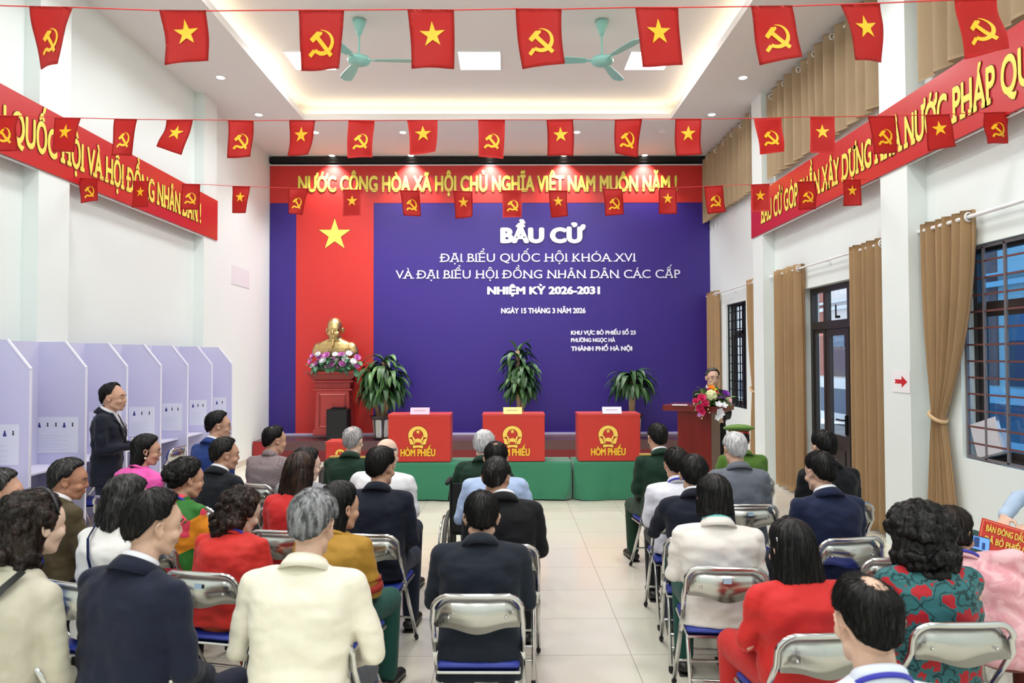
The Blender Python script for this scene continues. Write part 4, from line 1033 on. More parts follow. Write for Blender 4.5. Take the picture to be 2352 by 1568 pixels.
def strands(root, me, HM, st, hc, Y):
    """loose hair lying on the hair mass"""
    n = int(min(1500, 2600/max(Y, 1.5))*st.get('dens', 1)); rng = random.Random(int(st.get('seed', 1)*31))
    vs = [v.co.copy() for v in me.vertices]; nr = [v.normal.copy() for v in me.vertices]
    bv = BVHTree.FromPolygons(vs, [p.vertices[:] for p in me.polygons])
    inv = HM.inverted(); kd = st.get('kind', 'short'); line = HAIRLINES[st.get('line', 'man')]
    pole = HM @ Vector((.008, -.05, .118)); up = (HM.to_3x3() @ Vector((0, 0, 1))).normalized()
    bm = NB(); steps = 7; L = {'short': .055, 'bob': .12, 'long': .2, 'curly': .09, 'updo': .08}[kd]
    rad = max(.00055, .00032*Y)
    ok = 0; tries = 0
    while ok < n and tries < n*6:
        tries += 1; i = rng.randrange(len(vs)); p = vs[i]; q = inv @ p; d = q-C0; dn = d.normalized()
        e = math.degrees(math.asin(dn.z)); a = math.degrees(abs(math.atan2(dn.x, dn.y)))
        if kd == 'short' or e > -15:
            if e < float(np.interp(a, HL_A, line))+6: continue
        if st.get('line') == 'bald' and e > 12: continue
        if st.get('crown') and kd == 'short':
            cd = Vector((.15*st.get('part', 0), -.42, .90)).normalized()
            if math.degrees(dn.angle(cd)) < st['crown']*.8 and rng.random() < .45: continue
        ok += 1; pts = []; cur = p.copy(); nn = nr[i]; seed = rng.uniform(0, 99); LL = L*rng.uniform(.6, 1.2); lift = rng.uniform(.0, .0025)+(.006 if rng.random() < .05 else 0)
        for k in range(steps+1):
            u = k/steps; pts.append(cur+nn*(lift*math.sin(u*2.2)+.0006))
            if kd == 'short': g = (cur-pole).normalized()*1.0-up*.35
            else: g = (cur-pole).normalized()*.35-up*1.0
            if kd in ('curly', 'updo'): g = g*.5+Vector((math.sin(seed+u*9), math.cos(seed*1.3+u*8), math.sin(seed*.7+u*10)))*1.1
            else: g = g+Vector((math.sin(seed), math.cos(seed*1.7), 0))*.16
            g = (g-nn*g.dot(nn))
            if g.length < 1e-4: break
            t_ = cur+g.normalized()*(LL/steps); loc, no, _, _ = bv.find_nearest(t_)
            if loc is None: break
            cur, nn = loc, no
        if len(pts) < 4: continue
        prev = None
        for k, c in enumerate(pts):
            dr = (pts[min(k+1, len(pts)-1)]-pts[max(k-1, 0)]); 
            if dr.length < 1e-6: break
            x, y = frame_of(dr); r = rad*(1-.8*(k/(len(pts)-1))**2)
            ring = [bm.verts.new(c+x*(r*math.cos(t))+y*(r*math.sin(t))) for t in (0, 2.094, 4.189)]
            if prev:
                for j in range(3): bm.faces.new((prev[j], prev[(j+1) % 3], ring[(j+1) % 3], ring[j]))
            prev = ring
    m2 = bpy.data.meshes.new('hair'); bm.to_mesh(m2); bm.free()
    b2 = NB(); b2.from_mesh(me); b2.from_mesh(m2); b2.to_mesh(me); b2.free(); bpy.data.meshes.remove(m2)
    me.polygons.foreach_set('use_smooth', [True]*len(me.polygons))
def hair_material(name, c1, c2, mixg=.5, rough=.42):
    key = 'hair_'+name
    if key in MATS: return MATS[key]
    m = bpy.data.materials.new(key); m.use_nodes = True; nt = m.node_tree; b = nt.nodes['Principled BSDF']
    tc = nt.nodes.new('ShaderNodeTexCoord'); n = nt.nodes.new('ShaderNodeTexNoise'); n.inputs['Scale'].default_value = 42; n.inputs['Detail'].default_value = 4
    mp = nt.nodes.new('ShaderNodeMapping'); mp.inputs['Scale'].default_value = (1.8, 1.8, .35)
    nt.links.new(tc.outputs['Object'], mp.inputs[0]); nt.links.new(mp.outputs[0], n.inputs['Vector'])
    n3 = nt.nodes.new('ShaderNodeTexNoise'); n3.inputs['Scale'].default_value = 9; nt.links.new(tc.outputs['Object'], n3.inputs['Vector'])
    ad = nt.nodes.new('ShaderNodeMath'); ad.operation = 'MULTIPLY_ADD'; ad.inputs[1].default_value = .7; nt.links.new(n.outputs['Fac'], ad.inputs[0])
    ml = nt.nodes.new('ShaderNodeMath'); ml.operation = 'MULTIPLY'; ml.inputs[1].default_value = .5; nt.links.new(n3.outputs['Fac'], ml.inputs[0]); nt.links.new(ml.outputs[0], ad.inputs[2])
    rp = nt.nodes.new('ShaderNodeMapRange'); rp.inputs['From Min'].default_value = .75-mixg*.35; rp.inputs['From Max'].default_value = 1.0-mixg*.55
    nt.links.new(ad.outputs[0], rp.inputs['Value'])
    mx = nt.nodes.new('ShaderNodeMix'); mx.data_type = 'RGBA'; mx.inputs[6].default_value = lin(c1); mx.inputs[7].default_value = lin(c2)
    nt.links.new(rp.outputs['Result'], mx.inputs[0]); nt.links.new(mx.outputs[2], b.inputs['Base Color'])
    bp = nt.nodes.new('ShaderNodeBump'); bp.inputs['Strength'].default_value = .55; bp.inputs['Distance'].default_value = .006
    nt.links.new(n.outputs['Fac'], bp.inputs['Height']); nt.links.new(bp.outputs['Normal'], b.inputs['Normal'])
    b.inputs['Roughness'].default_value = rough; b.inputs['Specular IOR Level'].default_value = .3
    MATS[key] = m; return m
HAIR = dict(black=((9, 8, 8), (24, 21, 20), .5), softblack=((13, 12, 13), (38, 35, 34), .5), brown=((30, 20, 16), (66, 44, 34), .5), darkbrown=((24, 17, 14), (50, 36, 30), .5), grey=((104, 104, 106), (168, 168, 168), .6),
            saltpepper=((36, 35, 36), (112, 110, 108), .45), darkgrey=((26, 25, 25), (78, 76, 74), .45), white=((190, 188, 190), (226, 224, 226), .6), midgrey=((84, 85, 88), (150, 150, 152), .6), whitegrey=((150, 146, 146), (205, 202, 204), .5))
def cloth(name, col, rough=.8, kind='plain', c2=None, c3=None, sheen=.08, bump=.5):
    key = 'cloth_'+name
    if key in MATS: return MATS[key]
    m = mat(key, col, rough, bump=bump, bscale=11, var=.10, vscale=5, sheen=sheen, spec=.25); nt = m.node_tree; b = nt.nodes['Principled BSDF']
    tc = [n for n in nt.nodes if n.type == 'TEX_COORD'][0]
    if kind == 'floral':
        v = nt.nodes.new('ShaderNodeTexNoise'); v.inputs['Scale'].default_value = 15; v.inputs['Detail'].default_value = 2.5
        cr = nt.nodes.new('ShaderNodeValToRGB'); cr.color_ramp.interpolation = 'CONSTANT'; e = cr.color_ramp.elements
        e[0].color = lin(col); e[0].position = 0; e[1].color = lin(c2); e[1].position = .56; x = e.new(.44); x.color = lin(c3); y = e.new(.485); y.color = lin(col)
        nt.links.new(tc.outputs['Object'], v.inputs['Vector']); nt.links.new(v.outputs['Fac'], cr.inputs[0]); nt.links.new(cr.outputs[0], b.inputs['Base Color'])
    if kind == 'blotch':
        v = nt.nodes.new('ShaderNodeTexVoronoi'); v.inputs['Scale'].default_value = 9
        cr = nt.nodes.new('ShaderNodeValToRGB'); cr.color_ramp.interpolation = 'CONSTANT'; e = cr.color_ramp.elements
        e[0].color = lin(col); e[1].color = lin(c2); e[1].position = .4; x = e.new(.7); x.color = lin(c3)
        sp = nt.nodes.new('ShaderNodeSeparateColor'); nt.links.new(tc.outputs['Object'], v.inputs['Vector']); nt.links.new(v.outputs['Color'], sp.inputs[0]); nt.links.new(sp.outputs[0], cr.inputs[0]); nt.links.new(cr.outputs[0], b.inputs['Base Color'])
    if kind == 'check':
        v = nt.nodes.new('ShaderNodeTexChecker'); v.inputs['Scale'].default_value = 95; v.inputs['Color1'].default_value = lin(col); v.inputs['Color2'].default_value = lin(c2)
        nt.links.new(tc.outputs['Object'], v.inputs['Vector']); nt.links.new(v.outputs['Color'], b.inputs['Base Color'])
    if kind == 'brocade':
        v = nt.nodes.new('ShaderNodeTexNoise'); v.inputs['Scale'].default_value = 12; v.inputs['Detail'].default_value = 5; v.inputs['Distortion'].default_value = 1.2
        cr = nt.nodes.new('ShaderNodeValToRGB'); e = cr.color_ramp.elements; e[0].color = lin(col); e[0].position = .42; e[1].color = lin(c2); e[1].position = .58
        nt.links.new(tc.outputs['Object'], v.inputs['Vector']); nt.links.new(v.outputs['Fac'], cr.inputs[0]); nt.links.new(cr.outputs[0], b.inputs['Base Color'])
    return m
SKIN = {k: mat('skin_'+k, c, .5, var=.08, vscale=14, sss=.06, spec=.35) for k, c in dict(a=(214, 176, 154), b=(200, 156, 132), c=(226, 194, 174), d=(180, 130, 104)).items()}
def hand_prims(bm, wr, d, nrm, s=1.0, curl=.5, side=1):
    """palm and five fingers; d = direction of the hand, nrm = back of the hand"""
    d = Vector(d).normalized(); nrm = Vector(nrm); nrm = (nrm-d*nrm.dot(d)).normalized(); sd = d.cross(nrm).normalized()*side; wr = Vector(wr)
    for k in range(4): cap(bm, wr+d*.01+sd*(-.012+.008*k)*s, wr+d*.075*s+sd*(-.026+.018*k)*s, .015*s, .012*s, 8)
    for k in range(4):
        L = (.072, .082, .078, .062)[k]*s; p = wr+d*.082*s+sd*(-.030+.020*k)*s; dd = d.copy(); rr = .0092*s
        for q in range(3):
            ang = curl*(.5+.35*q); dd = (dd*math.cos(ang)-nrm*math.sin(ang)).normalized(); p2 = p+dd*L*(.45, .32, .26)[q]
            cap(bm, p, p2, rr, rr*.9, 8); p = p2; rr *= .9
    p = wr+d*.022*s-sd*.026*s; p2 = p+(d*.6-sd*.75-nrm*.25).normalized()*.042*s; cap(bm, p, p2, .013*s, .0105*s, 8); p3 = p2+(d*.9-sd*.2-nrm*.35).normalized()*.032*s; cap(bm, p2, p3, .0105*s, .009*s, 8)
def ring_band(bm, c, ax, ay, az, rx, ry, prof, n=36, gap=0, dip=0):
    """band round the neck; prof = [(dr, h)] closed cross-section; gap = half opening angle at the front (+Y); dip lowers the front"""
    rows = []
    for i in range(n+1 if gap else n):
        a = (math.pi/2+gap+(2*math.pi-2*gap)*i/n) if gap else 2*math.pi*i/n
        f = .5+.5*math.sin(a)
        rows.append([bm.verts.new(c+ax*((rx+dr)*math.cos(a))+ay*((ry+dr)*math.sin(a))+az*(h*(1-.25*f)-dip*f)) for dr, h in prof])
    m = len(prof); R = len(rows)
    for i in range(R if not gap else R-1):
        a, b = rows[i], rows[(i+1) % R]
        for j in range(m): bm.faces.new((a[j], a[(j+1) % m], b[(j+1) % m], b[j]))
    if gap: bm.faces.new(rows[0][::-1]); bm.faces.new(rows[-1])
def person(cx, yt, Y, label, hair, hc, top, trousers='black', theta=0, hy=0, hp=8, hr=0, lean=6, tilt=0, skin='a', collar=None, shirt=None, bw=1.0, hem=None, arms='lap', stand=False, hs=1.0, short_sleeve=False,
           loc=None, lanyard=None, extras=None, floor=0, skirt=False, hide_legs=False, zt=None, fem=False, headshift=(0, 0), puff=False, neckz=0):
    head = aY(cx, yt, Y); ztop = head.z if zt is None else zt
    off = .40 if stand else 0; Hc = Vector((0, .05, 1.172)); topz = .123*hs+.008
    le, ti = math.radians(lean), math.radians(tilt); base_z = .45+off
    def mk(k):
        Rm = Matrix.Rotation(-le, 3, 'X') @ Matrix.Rotation(ti, 3, 'Y'); piv = Vector((0, 0, .5+off))
        def T(p): q = Vector((p[0], p[1], base_z+(p[2]-.45)*k)); return Rm @ (q-piv)+piv
        return T
    k = 1.0
    for _ in range(12):
        T = mk(k); h = T(Hc); k *= 1+(ztop-(h.z+topz*math.cos(math.radians(hp)*.5)))/.75
    T = mk(k); hc_ = T(Hc)+Vector((headshift[0], headshift[1], 0))
    th = math.radians(theta); Rz = Matrix.Rotation(-th, 3, 'Z'); hw_ = Rz @ hc_
    if loc is None: loc = (head.x-hw_.x, head.y-hw_.y)
    root = thing('person', label, 'person', (loc[0], loc[1], floor), -th)
    vox = .0048+.00085*max(0, min(Y, 7)-1.5); vox = min(vox, .0085)
    HM = Matrix.Translation(hc_) @ Matrix.Rotation(-math.radians(hy), 4, 'Z') @ Matrix.Rotation(-math.radians(hp), 4, 'X') @ Matrix.Rotation(math.radians(hr), 4, 'Y') @ Matrix.Scale(hs, 4)
    # ---- joints
    sw = .168*bw
    J = {}
    for s in (-1, 1):
        Sh = T((s*sw, -.012, .968))
        if arms == 'lap': El = T((s*(sw+.035), .05, .72)); Wr = Vector((s*.11, .30, .60+off))
        elif arms == 'wide': El = T((s*(sw+.075), .05, .73)); Wr = Vector((s*.10, .30, .60))
        elif arms == 'front': El = T((s*(sw+.04), .0, .70)); Wr = T((s*.06, .20, .70))
        elif arms == 'side': El = T((s*(sw+.05), -.02, .70)); Wr = T((s*(sw+.05), .06, .46))
        else: El, Wr = T(arms[s][0]), (T(arms[s][1]))
        J[s] = (Sh, El, Wr)
    # ---- body: one continuous surface
    bm = NB(); head_prims(bm, HM, fem)
    nb = T((0, .005, 1.0)); nt_ = HM @ Vector((0, -.014, -.05))
    cap(bm, nb, nt_, .055 if not fem else .047, .053 if not fem else .045, 16)
    def torso(rings, grow=0, p=2.5):
        rs = []
        for x, y, z, rx, ry in rings:
            c = T((x, y, z)) if z > .40 else Vector((x, y, z+off)); rs.append(ringverts(bm, c, Vector((1, 0, 0)), T((0, 1, .8))-T((0, 0, .8)), rx+grow, ry+grow, 28, p))
        bridge(bm, rs)
    torso([(0, .01, .47, .13, .09), (0, 0, .6, .135, .085), (0, 0, .75, .14, .085), (0, 0, .9, .15, .09), (0, -.005, .97, .14, .07), (0, 0, 1.01, .07, .055)])
    for s in (-1, 1):
        Sh, El, Wr = J[s]; cap(bm, Sh, El, .042, .036); cap(bm, El, Wr, .034, .024)
        dv = (Wr-El).normalized()
        hd = (dv+Vector((-s*.35, .1, -.25))).normalized(); hand_prims(bm, Wr, hd, Vector((s*.25, .15, 1)), .95, .45, s)
    hipz = .52+off
    K = {}
    for s in (-1, 1):
        if stand: K[s] = (Vector((s*.085, 0, .90)), Vector((s*.09, .03, .50)), Vector((s*.095, -.02, .09)))
        else: K[s] = (Vector((s*.09, .02, hipz)), Vector((s*.125, .45, .50)), Vector((s*.125, .43, .09)))
        a, b, c = K[s]; cap(bm, a, b, .07, .05); cap(bm, b, c, .045, .032); cap(bm, c, c+Vector((0, .11, -.05)), .03, .022)
    ell(bm, (0, 0, hipz), (.13, .10, .09))
    body = remesh(bm, vox, 3); body.materials.append(SKIN[skin]); obj('body', body, None, root)
    # ---- garment for the upper body
    bm = NB(); hm = hem if hem is not None else .50
    g = [(0, .0, .60, .168*bw, .122), (0, .004, .72, .163*bw, .118), (0, .0, .85, .176*bw, .122), (0, -.006, .92, .186*bw, .118), (0, -.012, .975, .172*bw, .09), (0, -.008, 1.012, .118*bw, .07), (0, .0, 1.045+neckz, .066, .06)]
    if stand: g = [(0, 0, hm, .178*bw, .118), (0, 0, .52, .176*bw, .12)]+g
    elif hm < .46: g = [(0, -.055, hm, .178*bw, .055), (0, -.045, .45, .178*bw, .075), (0, -.01, .53, .175*bw, .115)]+g
    else: g = [(0, .02, .475, .178*bw, .14), (0, .01, .53, .176*bw, .135)]+g
    torso(g, 0, 2.7)
    for s in (-1, 1):
        Sh, El, Wr = J[s]
        r1 = .057 if not fem else .051
        cap(bm, T((s*.052, -.012, 1.0)), Sh+Vector((0, 0, .004)), .044, r1*.95, 14)
        if puff: ell(bm, Sh+(El-Sh)*.2, (.085, .075, .085))
        ell(bm, Sh-Vector((s*.012, 0, .006)), (r1, r1*.95, r1*.92))
        if short_sleeve: cap(bm, Sh, Sh.lerp(El, .8), r1, r1*.9)
        else:
            cap(bm, Sh, El, r1, r1*.86); W2 = El.lerp(Wr, .93); cap(bm, El, W2, r1*.84, .038 if not fem else .034)
    sd = (cx*.37+yt*.11) % 50
    def wr_(co_, no):
        out = co_.copy()
        for i in range(len(co_)):
            x, y, z = co_[i]; q = Vector((x*9+sd, y*9, z*15)); a = noise.noise(q)*.009+noise.noise(q*2.1)*.004
            # folds that run out from the armpits and across the small of the back
            f = math.sin((z*38+abs(x)*26)+3*noise.noise(Vector((x*5+sd, y*5, z*5))))*.0042*smooth(1-abs(z-off-.68)/.28)
            out[i] = co_[i]+no[i]*(a+f)
        return out
    tm = remesh(bm, max(.0085, vox*1.25), 9, wr_); tm.materials.append(top); obj('top', tm, None, root)
    # ---- trousers, shoes
    if not hide_legs:
        bm = NB(); ell(bm, (0, .03 if not stand else 0, hipz), (.168, .14 if not stand else .115, .11))
        for s in (-1, 1):
            a, b, c = K[s]; cap(bm, a, b, .09, .072, 16); cap(bm, b, c+Vector((0, 0, .01)), .068, .056, 16)
        pm = remesh(bm, .012, 3); pm.materials.append(cloth(trousers, TR[trousers])); obj('trousers', pm, None, root)
        for s in (-1, 1):
            c = K[s][2]; bm = NB(); cap(bm, (c.x, c.y-.045, .045), (c.x+s*.012, c.y+.15, .034), .045, .036, 14, .8, (1, 0, 0)); box(bm, c.x-.038, c.x+.038, c.y-.085, c.y+.185, .0, .012, .005)
            obj('shoe', bm, mat('shoe_black', (20, 19, 20), .35), root, True)
    # ---- collar
    ax, ay = Vector((1, 0, 0)), (T((0, 1, .8))-T((0, 0, .8))); az = ax.cross(ay)
    cn = T((0, -.004, 1.030+neckz)); ay2 = (ay-az*.35).normalized(); az2 = ax.cross(ay2)
    if collar == 'suit':
        bm = NB(); ring_band(bm, cn, ax, ay2, az2, .072, .07, [(.034, -.020), (.020, .014), (.007, .036), (-.001, .034), (.004, .01), (.006, -.016)], gap=.5, dip=.015); obj('collar', bm, top, root, True)
    if shirt or collar == 'shirt':
        ms = cloth('shirt_'+str(shirt), shirt, .7) if shirt else top
        bm = NB(); ring_band(bm, cn+az2*(.012 if collar == 'suit' else .0), ax, ay2, az2, .064, .062, [(.012, -.012), (.006, .036), (.000, .044), (-.005, .040), (-.002, -.01)], gap=.18, dip=.012); obj('shirt_collar', bm, ms, root, True)
    if collar == 'round':
        bm = NB(); ring_band(bm, cn, ax, ay2, az2, .066, .064, [(.01, -.008), (.008, .008), (.001, .012), (-.004, .006), (-.002, -.008)], dip=.02); obj('neckband', bm, top, root, True)
    if collar == 'mandarin':
        bm = NB(); ring_band(bm, cn, ax, ay2, az2, .062, .06, [(.008, -.012), (.004, .036), (-.001, .038), (-.004, -.012)], gap=.12); obj('collar', bm, top, root, True)
    if lanyard:
        bm = NB(); ring_band(bm, cn+az2*(.016 if collar else .0), ax, ay2, az2, .077, .075, [(.003, -.007), (.001, .007), (-.002, .007), (-.002, -.007)], dip=.05); obj('lanyard', bm, cloth('lanyard', lanyard, .5), root, True)
    # ---- hair
    if hy >= 14 or abs(theta) > 60: face_extras(root, HM, hc if hc in HAIR else 'black')
    if hair:
        me = hair_mesh(hair); me.transform(HM); me.materials.append(hair_material(hc, *HAIR[hc])); obj('hair', me, None, root)
        strands(root, me, HM, hair, hc, Y)
    return root, T, HM, J
TR = dict(black=(24, 24, 28), navy=(26, 32, 52), green=(30, 56, 40), slate=(34, 40, 50), grey=(70, 72, 78), wine=(120, 52, 50), orange=(190, 84, 50), olivegreen=(62, 96, 40), teal=(30, 78, 70), redp=(190, 42, 40))
def face_extras(root, HM, hairc, glasses=False, smile=False):
    """eyes, brows, lips of a face the photo shows"""
    def put(nm, bm, m): me = to_mesh(bm, nm, True); me.transform(HM); return obj(nm, me, m, root)
    mw = mat('eye_white', (178, 168, 158), .4); mi = mat('eye_dark', (30, 20, 16), .2); mb_ = hair_material(hairc, *HAIR[hairc])
    for s in (-1, 1):
        bm = NB(); ell(bm, (s*.032, .0805, .0), (.0115, .0055, .0042), u=12, v=8); e = put('eye', bm, mw)
        bm = NB(); ell(bm, (s*.032, .0845, .0), (.0055, .0025, .0045), u=10, v=6); me = to_mesh(bm, 'iris', True); me.transform(HM); obj('iris', me, mi, e)
        bm = NB(); cap(bm, (s*.014, .094, .024), (s*.034, .090, .028), .0038, .0042, 8, .7); cap(bm, (s*.034, .090, .028), (s*.05, .076, .022), .0042, .0025, 8, .7); put('eyebrow', bm, mb_)
    bm = NB(); ell(bm, (0, .0935, -.0575), (.021, .006, .0042)); ell(bm, (0, .0925, -.067), (.019, .006, .005)); put('lips', bm, mat('lip', (176, 116, 100), .5))
    if glasses: glasses_on(root, HM)
def glasses_on(root, HM):
    bm = NB(); 
    for s in (-1, 1):
        tube(bm, [(s*.033+.024*math.cos(a), .098-.004*abs(math.cos(a)), .0+.018*math.sin(a)) for a in [q*math.pi/10 for q in range(20)]], .0014, 6, True)
        tube(bm, [(s*.057, .095, .004), (s*.078, .06, .006), (s*.083, -.005, .006)], .0014, 6)
    tube(bm, [(-.01, .1, .004), (0, .104, .007), (.01, .1, .004)], .0014, 6)
    me = to_mesh(bm, 'glasses', True); me.transform(HM); obj('glasses', me, mat('glasses_metal', (150, 145, 140), .25, 1), root)
# ---- golden bust on the pedestal
bx = aY(769, 730, YP); bz = zz(852)+.372; hsb = (aY(769, 730, YP).z-aY(769, 784, YP).z)/.238
t = thing('golden_bust', 'golden bust of a bearded man on the carved pedestal', 'bust', (bx.x, YP, bz))
bm = NB(); hz = bx.z-bz-.125*hsb
HMB = Matrix.Translation((0, 0, hz)) @ Matrix.Rotation(math.pi, 4, 'Z') @ Matrix.Rotation(math.radians(-4), 4, 'X') @ Matrix.Scale(hsb, 4)
head_prims(bm, HMB)
ell(bm, HMB @ Vector((0, -.012, .04)), (.078*hsb, .1*hsb, .09*hsb))
cap(bm, (0, .06, hz-.1), (0, .09, hz-.32), .125, .135)
sh = hw(726, 812); zs = zz(775)+.372-bz
rs = [ringverts(bm, Vector((0, .05, z)), Vector((1, 0, 0)), Vector((0, 1, 0)), rx, ry, 28, 2.8) for z, rx, ry in ((.24, sh*.80, .15), (.34, sh*.93, .17), (hz-.34, sh*.99, .175), (hz-.26, sh*.93, .165), (hz-.21, sh*.74, .15), (hz-.165, sh*.45, .13), (hz-.13, .12, .11))]; bridge(bm, rs)
for s in (-1, 1): cap(bm, (s*sh*.84, .05, hz-.33), (s*sh*.94, .05, .36), .115, .11)
b_ = remesh(bm, .011, 2); m_gb = mat('bust_gold', (204, 178, 122), .36, 1, bump=.05, bscale=20); b_.materials.append(m_gb); obj('bust', b_, None, t)
bm = NB(); g_ = NB(); cap(g_, (0, .082, -.1), (0, .098, -.15), .017, .012); cap(g_, (0, .095, -.14), (.004, .1, -.185), .012, .004); cap(g_, (-.018, .1, -.047), (0, .104, -.044), .004, .005); cap(g_, (.018, .1, -.047), (0, .104, -.044), .004, .005)
me = to_mesh(g_); me.transform(HMB); bb = bmesh.new(); bb.from_mesh(me); r_ = remesh(bb, .008, 1); r_.materials.append(m_gb); obj('beard', r_, None, t)
for s in (-1, 1):
    g_ = NB(); ell(g_, (s*.031, .080, .002), (.016, .008, .006)); cap(g_, (s*.012, .096, .024), (s*.05, .078, .022), .006, .004); me = to_mesh(g_, 'e', True); me.transform(HMB); obj('eye', me, m_gb, t)
    bm = NB(); xx = s*sh*.45; box(bm, xx-sh*.2, xx+sh*.2, -.142, -.12, .30, .40, .006); obj('pocket', bm, m_gb, t)
bm = NB(); ring_band(bm, Vector((0, .065, hz-.19)), Vector((1, 0, 0)), Vector((0, -1, .3)).normalized(), Vector((0, .3, 1)).normalized(), .14, .14, [(.05, -.03), (.02, .05), (0, .06), (-.01, .0)], gap=.25, dip=.05); obj('collar', bm, m_gb, t, True)
bm = NB(); lathe(bm, [(.34, 0), (.34, .03), (.24, .06), (.2, .25)], 28, (0, .05, 0), 1, .6); obj('socle', bm, m_gb, t, True)
# flowers round the bust
fo = aY(769, 830, 12.66); zc0 = zz(852)+.374
t = thing('flower_garland', 'garland of pink and white lotus flowers on the pedestal under the bust', 'flowers', (fo.x, 12.68, zc0))
it = []; rng = random.Random(2)
for px, py, r, c_, kd in [(736, 821, .085, 'pink', 'o'), (729, 838, .085, 'pink', 'o'), (761, 839, .085, 'pink', 'o'), (787, 837, .085, 'pink', 'o'), (751, 817, .08, 'pink', 'o'), (785, 817, .08, 'pink', 'o'), (719, 818, .06, 'pink', 'o'), (714, 831, .06, 'pink', 'o'), (819, 842, .065, 'pink', 'o'), (820, 822, .075, 'pink', 'o'), (765, 827, .065, 'pink', 'o'), (777, 824, .04, 'pink', 'bud'), (747, 841, .04, 'pink', 'bud'), (775, 843, .04, 'pink', 'bud'), (804, 837, .045, 'pink', 'bud'), (811, 810, .04, 'pink', 'bud'), (728, 807, .035, 'pink', 'bud'),
      (732, 815, .065, 'white', 'o'), (743, 829, .075, 'white', 'o'), (792, 826, .07, 'white', 'o'), (811, 831, .075, 'white', 'o'), (801, 813, .07, 'white', 'o'), (718, 841, .055, 'white', 'o'), (770, 815, .06, 'white', 'o'), (754, 829, .03, 'cream', 'bud'), (740, 835, .03, 'cream', 'bud'), (825, 832, .03, 'cream', 'bud'), (803, 824, .03, 'white', 'bud')]:
    p = aY(px, py, 12.55+rng.uniform(-.04, .06)); it.append((p.x-fo.x, p.y-12.68, p.z-zc0, r, fl[c_], kd))
lv = []
for k in range(60):
    a = rng.uniform(0, 6.28); x = rng.uniform(-.42, .42); lv.append(((x, rng.uniform(-.12, .02), rng.uniform(.03, .26)), (x*1.2+math.cos(a)*.4, -.6, math.sin(a)*.7), rng.uniform(.1, .22), rng.uniform(.03, .06), .5))
bouquet(t, it, lv, mat('lotus_leaf', (84, 138, 104), .5, var=.2, vscale=8))
bm = NB(); ell(bm, (0, .0, .08), (.42, .12, .1)); obj('moss', bm, m_leaf, t, True)
# ================= the audience =================
SH = dict(short=dict(kind='short', line='man'))
def man(**k): d = dict(kind='short', line='man', thick=.016); d.update(k); return d
suit_navy = cloth('suit_navy', (17, 22, 38)); suit_black = cloth('suit_black', (14, 15, 19)); suit_slate = cloth('suit_slate', (25, 32, 43)); army = cloth('army_green', (22, 50, 36)); suit_dark = cloth('suit_dark', (17, 22, 29))
def ch(pr, label, dx=0, dy=0, deg=None, sticker=False, back=.20):
    """chair under a seated person"""
    r = pr[0]; th = -r.rotation_euler.z; x = r.location.x-math.sin(th)*back+dx; y = r.location.y-math.cos(th)*back+dy
    return chair(x, y, math.degrees(th) if deg is None else deg, label, sticker)
W_ = (232, 232, 238)
# --- left block, far to near
p = person(632, 978, 6.15, 'person in a grey checked jacket with a thinning crown, seated before the stage end', man(crown=16, thick=.014), 'black', cloth('check_mauve', (118, 104, 108), .85, 'check', (152, 138, 138)), 'grey', 18, 30, 6, skin='b', collar='shirt', bw=1.05)
ch(p, 'folding chair under the person in the grey checked jacket')
p = person(812, 980, 6.1, 'person with thin white hair in a dark green uniform, seated before the small ballot box', man(crown=20, thick=.012), 'whitegrey', army, 'green', 6, 8, 4, skin='c', collar='suit', bw=1.08)
OFF = [p]; ch(p, 'folding chair under the white-haired person in green uniform at the left')
p = person(503, 945, 6.3, 'person in a bright blue suit and glasses, seated nearest the booths', man(thick=.018), 'black', cloth('suit_blue', (34, 62, 124)), 'navy', 25, 38, 4, skin='b', collar='suit', shirt=W_, bw=1.05); glasses_on(p[0], p[2])
ch(p, 'folding chair under the person in the bright blue suit')
p = person(338, 998, 5.6, 'person in a bright pink blouse with half-tied black hair and pearl earring', dict(kind='long', line='woman', len=.17, wide=.98, seed=4, thick=.018, sides=0), 'black', cloth('pink_blouse', (236, 92, 178), .5), 'black', 25, 38, 8, skin='b', collar='round', puff=True, fem=True)
PINK = p; ch(p, 'folding chair under the person in the bright pink blouse')
p = person(518, 1005, 5.3, 'person in a dark suit and white collar turned towards the stage, before the blue suit', man(thick=.015), 'softblack', suit_dark, 'black', 22, 32, 6, skin='b', collar='suit', shirt=W_, bw=1.08, lanyard=(60, 60, 170))
ch(p, 'folding chair under the person in the dark suit before the blue suit')
p = person(706, 1029, 5.2, 'person with black hair and glasses mostly hidden behind the brown-haired person', dict(kind='bob', line='woman', len=.10, thick=.02, seed=8), 'softblack', cloth('grey_knit', (150, 152, 158)), 'black', 18, 36, 8, skin='c', collar='round', fem=True); glasses_on(p[0], p[2])
ch(p, 'folding chair under the person with black hair and glasses')
p = person(890, 1005, 5.3, 'bald person in a white shirt seated before the first ballot box', dict(kind='short', line='bald', thick=.007), 'midgrey', cloth('white_shirt', (230, 230, 234), .7), 'navy', 10, 14, 8, skin='c', collar='shirt', bw=1.18, lean=10)
ch(p, 'folding chair under the bald person in the white shirt')
p = person(692, 1042, 4.57, 'person with smooth brown bobbed hair in a red dress', dict(kind='bob', line='woman', len=.19, wide=1.08, thick=.024, flare=.02, seed=3), 'brown', cloth('dress_red', (194, 38, 38), .6), 'redp', 8, 16, 8, skin='a', collar=None, fem=True, short_sleeve=True)
ch(p, 'folding chair under the brown-haired person in red')
p = person(876, 1028, 4.5, 'person in a navy suit with black hair seated on the aisle behind the bald person', man(thick=.02), 'black', suit_navy, 'navy', 6, 20, 8, skin='b', collar='suit', bw=1.12, lean=8)
ch(p, 'folding chair on the aisle under the person in the navy suit')
